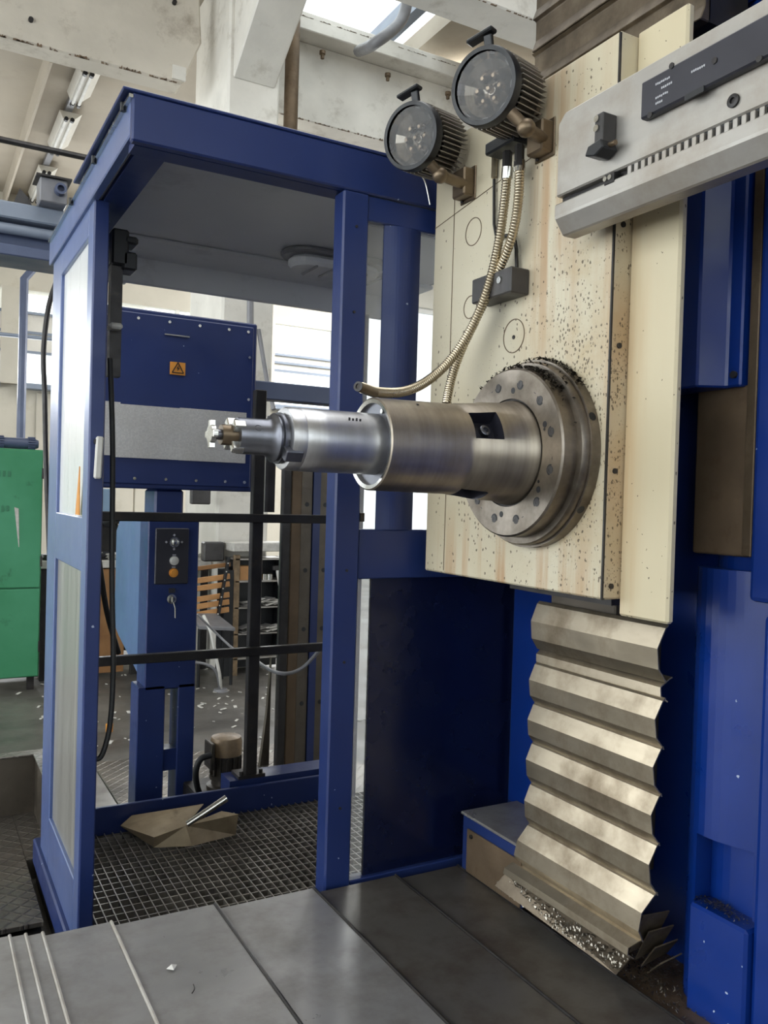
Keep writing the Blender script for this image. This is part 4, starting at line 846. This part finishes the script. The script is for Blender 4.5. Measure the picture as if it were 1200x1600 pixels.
th = math.radians(29); dr_ = (fpt(th, 1, 0)-fpt(th, 0, 0)); MB().lathe(fpt(th, .0735, 1.055), dr_, [(0, .0125), (.010, .0125), (.011, .011), (.011, .0065), (.003, .0065)], 20).build('pocket_bolt', 'arbor', slv)
for th_, x in ((80, .99), (60, .90)): MB().lathe(fpt(math.radians(th_), .0968, x), fpt(math.radians(th_), 1, 0)-fpt(math.radians(th_), 0, 0), [(0, .003), (.0008, .003)], 8).build('oil_hole', 'black', slv)
# inner spindle
sp_ = MB().lathe((0, AY, AZ), X_, [(.622, .049), (.624, .0600), (.628, .0618), (.652, .0622), (.6525, .0615), (.6535, .0622), (.70, .0627), (.83, .0628)], 72, cap=(True, False)).build('boring_spindle', 'spindle2', g)
for th in (-35, 145):
    t_ = math.radians(th); d = (fpt(t_, 1, 0)-fpt(t_, 0, 0)); tg = X_.cross(d); MB().obox(fpt(t_, .054, .628), X_, d, tg, .018, .012, .012).build('drive_key', 'arbor', sp_, bevel=.002)
c = fpt(math.radians(40), .0625, .745)
for i in range(4): MB().obox(c+X_*(.008*i), X_, Z_, Y_, .002, .006-.001*(i % 2), .0004).build('etched_mark', 'dark', sp_)
# arbor with cutter
tl = thing('milling_arbor', 'dark grey milling arbor with cross shaped cutter in the spindle', 'tool', (.55, AY, AZ-.06))
MB().lathe((0, AY, AZ), X_, [(.530, .020), (.530, .0335), (.533, .0345), (.588, .0350), (.598, .040), (.600, .044), (.604, .048), (.606, .044), (.610, .044), (.612, .050), (.617, .050), (.619, .046), (.626, .046)], 56, cap=(True, False)).build('arbor_body', 'arbor', tl)
for k, th in enumerate((35, 125, 215, 305)):
    t_ = math.radians(th); d = fpt(t_, 1, 0)-fpt(t_, 0, 0); tg = X_.cross(d); MB().obox(fpt(t_, .028, .528), X_, d, tg, .012, .0095, .008).build('clamp_jaw', 'chrome', tl, bevel=.002)
MB().lathe(fpt(math.radians(25), .0335, .563), fpt(math.radians(25), 1, 0)-fpt(math.radians(25), 0, 0), [(0, .0065), (.0012, .0065), (.001, .0055), (-.003, .0055)], 16).build('set_screw_hole', 'black', tl)
MB().lathe((0, AY, AZ), X_, [(.500, .010), (.500, .0185), (.503, .0195), (.530, .0195)], 32, cap=(True, False)).build('collet_nut', 'bracket', tl, bevel=0)
MB().cyl((.486, AY, AZ), (.502, AY, AZ), .010, n=16).build('cutter_shank', 'arbor', tl)
cs = []
for k in range(48):
    a = 2*math.pi*k/48; r = .0265 if (k % 12) in (0, 1, 2, 10, 11) else .0175
    cs.append((.478, AY+math.cos(a)*r, AZ+math.sin(a)*r))
MB().prism(cs, (.010, 0, 0)).build('cross_cutter', 'chrome', tl, bevel=.0008)

# ------------------------------------------------------------ upper bellows, manifold, small fittings
g = thing('upper_bellows', 'grey telescopic plate cover rising above the headstock', 'bellows', (1.4, 1.5, 2.53))
for i in range(7):
    z0 = 2.53+i*.085; x0 = 1.36+.004*(i % 2); MB().prism([(x0, 1.20, z0), (x0+.012, 1.20, z0+.03), (x0+.012, 1.20, z0+.078), (x0, 1.20, z0+.084), (x0+.03, 1.20, z0+.084), (x0+.03, 1.20, z0)], (0, .54+.006*(i % 2), 0)).build('bellows_plate', 'apdark', g, bevel=.002)
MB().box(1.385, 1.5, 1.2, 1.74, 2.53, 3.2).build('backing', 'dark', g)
a, b_ = P(822, 148, X=1.24), P(838, 178, X=1.24)
tag(MB().box(1.243, 1.25, min(a.y, b_.y)-.0, max(a.y, b_.y), b_.z, a.z).build('rusty_plate', 'rusty', bevel=.001), 'small rusty plate beside the upper work light', 'plate')
g = thing('coolant_manifold', 'dark coolant manifold at the top of the steel hoses', 'manifold', (1.22, 1.68, 2.38))
MB().bar(P(770, 238, X=1.22), P(815, 212, X=1.22), .05, .03).build('manifold_block', 'black', g, bevel=.004)
for px, py in ((793, 238), (812, 228)): MB().cyl(P(px, py, X=1.215), P(px-1, py+32, X=1.21), .0115, n=6).build('hex_fitting', 'dark', g)
MB().lathe(P(773, 229, X=1.245), -X_, [(0, .007), (.008, .007), (.008, .004)], 10).build('bolt', 'chrome', g)
def corrug(name, label, pix, r=.0108):
    c = resample(spline([P(px, py, X=x) for px, py, x in pix], 24), .0022)
    t = thing(name, label, 'hose', tuple(c[-1]))
    MB().tube(c, r, 12, rad=lambda i: r*(1+.10*math.cos(i*2*math.pi/3.0))).build('corrugated_hose', 'hose', t)
    MB().tube([c[0], c[min(12, len(c)-1)]], r*1.25, 12).build('ferrule', 'chrome', t)
    return t, c
t1_, c1 = corrug('steel_coolant_hose', 'corrugated steel coolant hose curving out above the spindle sleeve', [(793, 262, 1.205), (789, 310, 1.205), (779, 380, 1.20), (762, 450, 1.19), (738, 510, 1.17), (706, 560, 1.12), (668, 595, 1.05), (630, 612, .97), (590, 613, .88), (566, 606, .82)])
MB().tube([P(585, 614, X=.865), P(572, 609, X=.832), P(560, 604, X=.805)], .0105, 14).build('nozzle', 'bracket', t1_)
MB().lathe(P(560, 604, X=.805), P(560, 604, X=.805)-P(572, 609, X=.832), [(0, .0108), (.002, .0108), (.002, .006), (-.01, .006)], 14).build('nozzle_mouth', 'dark', t1_)
corrug('steel_coolant_hose', 'corrugated steel coolant hose dropping behind the spindle sleeve', [(812, 252, 1.215), (810, 310, 1.212), (800, 370, 1.21), (776, 430, 1.205), (748, 490, 1.20), (722, 545, 1.19), (706, 590, 1.175), (697, 632, 1.15)])
g = thing('lubrication_block', 'small dark block with pipe above the flange', 'block', (1.22, 1.65, 2.03))
a, b_ = P(765, 440, X=HX), P(828, 466, X=HX)
MB().box(1.195, 1.25, 1.578, 1.735, 2.035, 2.095).build('block_body', 'greyb', g, bevel=.003)
MB().lathe((1.195, 1.62, 2.07), -X_, [(0, .008), (.004, .008), (.004, .0035)], 12).build('screw', 'chrome', g)
MB().tube(spline([P(808, 432, X=1.235), P(807, 400, X=1.238), P(806, 385, X=1.24), P(800, 368, X=1.24), P(775, 372, X=1.24)], 6), .0045, 8).build('lubrication_pipe', 'dark', g)
MB().tube([P(808, 436, X=1.235), P(808, 424, X=1.235)], .008, 8).build('pipe_nut', 'bracket', g)
MB().tube([P(776, 372, X=1.242), P(772, 350, X=1.242), P(772, 280, X=1.242)], .004, 8).build('riser_pipe', 'dark', g)
MB().tube([P(772, 278, X=1.24), P(773, 245, X=1.24)], .0075, 6).build('pipe_coupling', 'hose', g)

# ------------------------------------------------------------ work lights
def work_light(label, px, py, X, r, blk, joints):
    c = P(px, py, X=X); back = Vector((.905, .40, .14)).normalized()
    g = thing('work_light', label, 'work light', tuple(c))
    g.rotation_mode = 'QUATERNION'; rot = back.to_track_quat('X', 'Z')
    g.rotation_mode = 'XYZ'
    inv = Matrix.Translation(c)
    O = Vector((0, 0, 0)); bk = back; sd = bk.cross(Z_).normalized(); up = sd.cross(bk)
    MB().lathe(O, bk, [(-.008, r*.86), (-.008, r*.97), (-.002, r), (.016, r), (.020, r*.95), (.020, r*.86), (.004, r*.83)], 48, cap=(False, False)).build('bezel', 'black', g, local=True)
    MB().lathe(O, bk, [(.0, r*.86), (.016, r*.74), (.03, r*.5), (.042, r*.22), (.03, r*.12), (.028, 0.001)], 18, cap=(False, False), smooth=False).build('reflector', 'reflector', g, local=True)
    rf_ = MB()
    for k in range(7):
        a = 2*math.pi*k/6; p = O+(sd*math.cos(a)+up*math.sin(a))*(r*.33 if k < 6 else 0)
        MB().lathe(p, bk, [(.014, r*.05), (.018, r*.10), (.032, r*.11)], 7, smooth=False).build('led_module', 'led', g, local=True)
    for k in range(18):
        a = 2*math.pi*(k+.5)/18; p = O+(sd*math.cos(a)+up*math.sin(a))*(r*.80)
        if k % 2: MB().obox(p-bk*.001, sd*math.cos(a)+up*math.sin(a), (up*math.cos(a)-sd*math.sin(a)), bk, r*.015, r*.09, .001).build('retainer_tab', 'dark', g, local=True)
    MB().lathe(O, bk, [(-.003, r*.86), (-.0035, .001)], 40, cap=(False, False)).build('lens', 'lens', g, local=True)
    MB().lathe(O, bk, [(.046, r*.84), (.125, r*.84), (.13, r*.80)], 32).build('core', 'dark', g, local=True)
    n = 44
    for k in range(n):
        a = 2*math.pi*k/n; d = sd*math.cos(a)+up*math.sin(a); tg = bk.cross(d)
        MB().obox(O+d*(r*.93)+bk*.078, bk, d, tg, .056, r*.085, .0012).build('fin', 'railsteel', g, local=True)
    # handle on top
    h0 = O+up*(r*.95)+bk*.03; h1 = h0+up*.035-bk*.005
    MB().bar(h0, h1, .02, .012, bk).build('handle_stem', 'black', g, local=True, bevel=.002)
    MB().bar(h1-sd*.05-up*.006, h1+sd*.016+up*.008, .026, .010).build('handle_grip', 'black', g, local=True, bevel=.003)
    # ball joints down to the mounting block on the headstock
    pts = [P(*j[:2], X=j[2])-c for j in joints]
    for i in range(len(pts)-1): MB().tube([pts[i], pts[i+1]], .0135, 12).build('arm_link', 'bracket', g, local=True)
    for p in pts[1:-1]: 
        m = MB().lathe(p-Z_*.02, Z_, [(0, .004), (.004, .013), (.012, .019), (.02, .021), (.028, .019), (.036, .013), (.04, .004)], 16); m.build('ball_joint', 'bracket', g, local=True)
    b = P(*blk, X=HX)-c
    MB().box(b.x-.035, b.x, b.y-.028, b.y+.028, b.z-.036, b.z+.036).build('mounting_block', 'bracket', g, local=True, bevel=.004)
    MB().box(b.x-.004, b.x+.0, b.y-.034, b.y+.034, b.z-.044, b.z+.044).build('mounting_plate', 'bracket', g, local=True, bevel=.002)
    for s in (-1, 1): MB().cyl(b+Vector((-.004, .02, s*.038)), b+Vector((-.010, .02, s*.038)), .004, n=6).build('bolt', 'dark', g, local=True)
work_light('lower left round finned work light aimed at the spindle', 643, 213, 1.08, .0835, (733, 290), [(672, 256, 1.11), (688, 274, 1.14), (730, 290, 1.235)])
work_light('upper right round finned work light beside the cross beam', 757, 135, 1.08, .0835, (853, 220), [(798, 176, 1.11), (822, 200, 1.14), (850, 218, 1.235)])

# ------------------------------------------------------------ cross beam (rail with chain)
BX = 1.15
g = thing('cross_beam', 'grey steel cross beam with chain and black plate at upper right', 'beam', (1.2, .9, 2.11))
ye = 1.374
MB().prism([(BX, ye, 2.180), (BX, ye, 2.335), (BX, ye-.018, 2.352), (BX+.05, ye-.018, 2.352), (BX+.05, ye, 2.180)], (0, 0, 0)) if False else None
MB().prism([(BX, ye, 2.182), (BX, ye, 2.332), (BX, ye-.02, 2.350), (BX, -.8, 2.350), (BX, -.8, 2.182)], (.05, 0, 0)).build('upper_plate', 'railsteel', g, bevel=.003)
MB().box(BX+.015, BX+.05, -.8, ye-.004, 2.158, 2.182).build('chain_groove', 'dark', g)
MB().prism([(BX-.004, ye, 2.166), (BX-.004, ye, 2.138), (BX+.02, ye, 2.105), (BX+.055, ye, 2.105), (BX+.055, ye, 2.166)], (0, -2.17, 0)).build('lower_lip', 'railsteel', g, bevel=.003)
MB().box(BX+.05, BX+.075, -.8, ye-.02, 2.12, 2.345).build('backing_plate', 'dark', g)
a0, a1 = P(1013, 130, X=BX), P(1015, 185, X=BX)
bp = MB().box(BX-.018, BX, -.8, a0.y, 2.245, 2.312).build('black_plate', 'panel_black', g, bevel=.003)
for (px, py) in ((1016, 180), (1117, 95), (1187, 92), (1050, 103)):
    c = P(px, py, X=BX-.018); MB().lathe(c, -X_, [(0, .0055), (.002, .0055), (.002, .0025)], 10).build('screw', 'dark', bp)
c0, c1 = P(1070, 154, X=BX-.019), P(1100, 138, X=BX-.019); MB().bar(c0, c1, .002, .010).build('sight_slot', 'black', bp, bevel=0)
for (px, py, n) in ((1025, 132, 8), (1034, 137, 6), (1025, 153, 7), (1025, 162, 4), (1081, 112, 7)):   # worn engraved lines of print
    for i in range(n):
        c = P(px, py, X=BX-.019)-Y_*(i*.0042)+Z_*rng.uniform(-.0006, .0006)
        MB().box(c.x, c.x+.0012, c.y-.0013, c.y+.0013, c.z-.0018, c.z+.0018).build('engraved_mark', 'greyprint', bp)
c = P(1147, 158, X=BX); MB().lathe(c, -X_, [(0, .011), (.004, .011), (.005, .009), (.005, .005), (.001, .005)], 20).build('cap_screw', 'dark', g)
for k in range(36):
    y = P(985, 245, X=BX).y-.0165*k
    MB().box(BX-.003, BX+.016, y-.0052, y+.0040, 2.160, 2.179).build('chain_link', 'railsteel', g, bevel=.001)
ch_ = MB().box(BX+.004, BX+.012, -.8, P(985, 245, X=BX).y, 2.160, 2.182).build('chain_plate', 'black', g)
# limit switch
s0 = P(957, 205, X=BX); s1 = P(955, 240, X=BX)
sw = thing('limit_switch', 'small black limit switch bolted to the cross beam', 'switch', (BX-.03, s1.y, s1.z))
MB().box(BX-.035, BX, s0.y-.011, s0.y+.012, s1.z+.010, s0.z+.026).build('switch_block', 'greyb', sw, bevel=.002)
for dz in (.016, -.002): MB().lathe((BX-.035, s0.y+.004, s0.z+dz), -X_, [(0, .0065), (.004, .0065), (.004, .003)], 12).build('screw', 'chrome', sw)
MB().prism([(BX-.04, s1.y+.030, s1.z-.004), (BX-.04, s1.y+.022, s1.z+.012), (BX-.04, s1.y-.012, s1.z+.016), (BX-.04, s1.y-.02, s1.z-.002), (BX-.04, s1.y+.004, s1.z-.012)], (.038, 0, 0)).build('switch_foot', 'black', sw, bevel=.002)
MB().cyl((BX-.02, s1.y-.015, s1.z+.006), (BX-.02, s1.y-.032, s1.z+.006), .005, n=10).build('plunger', 'bracket', sw)
e0 = P(950, 270, X=BX)
ec = thing('chain_anchor', 'small chain end block with two screws below the limit switch', 'anchor', (BX-.01, e0.y, e0.z-.01))
MB().box(BX-.006, BX+.012, e0.y-.022, e0.y+.004, 2.160, 2.180).build('anchor_block', 'dark', ec, bevel=.001)
for dy in (-.001, -.013): MB().lathe((BX-.006, e0.y+dy, 2.171), -X_, [(0, .005), (.003, .005), (.003, .0025)], 10).build('screw', 'chrome', ec)
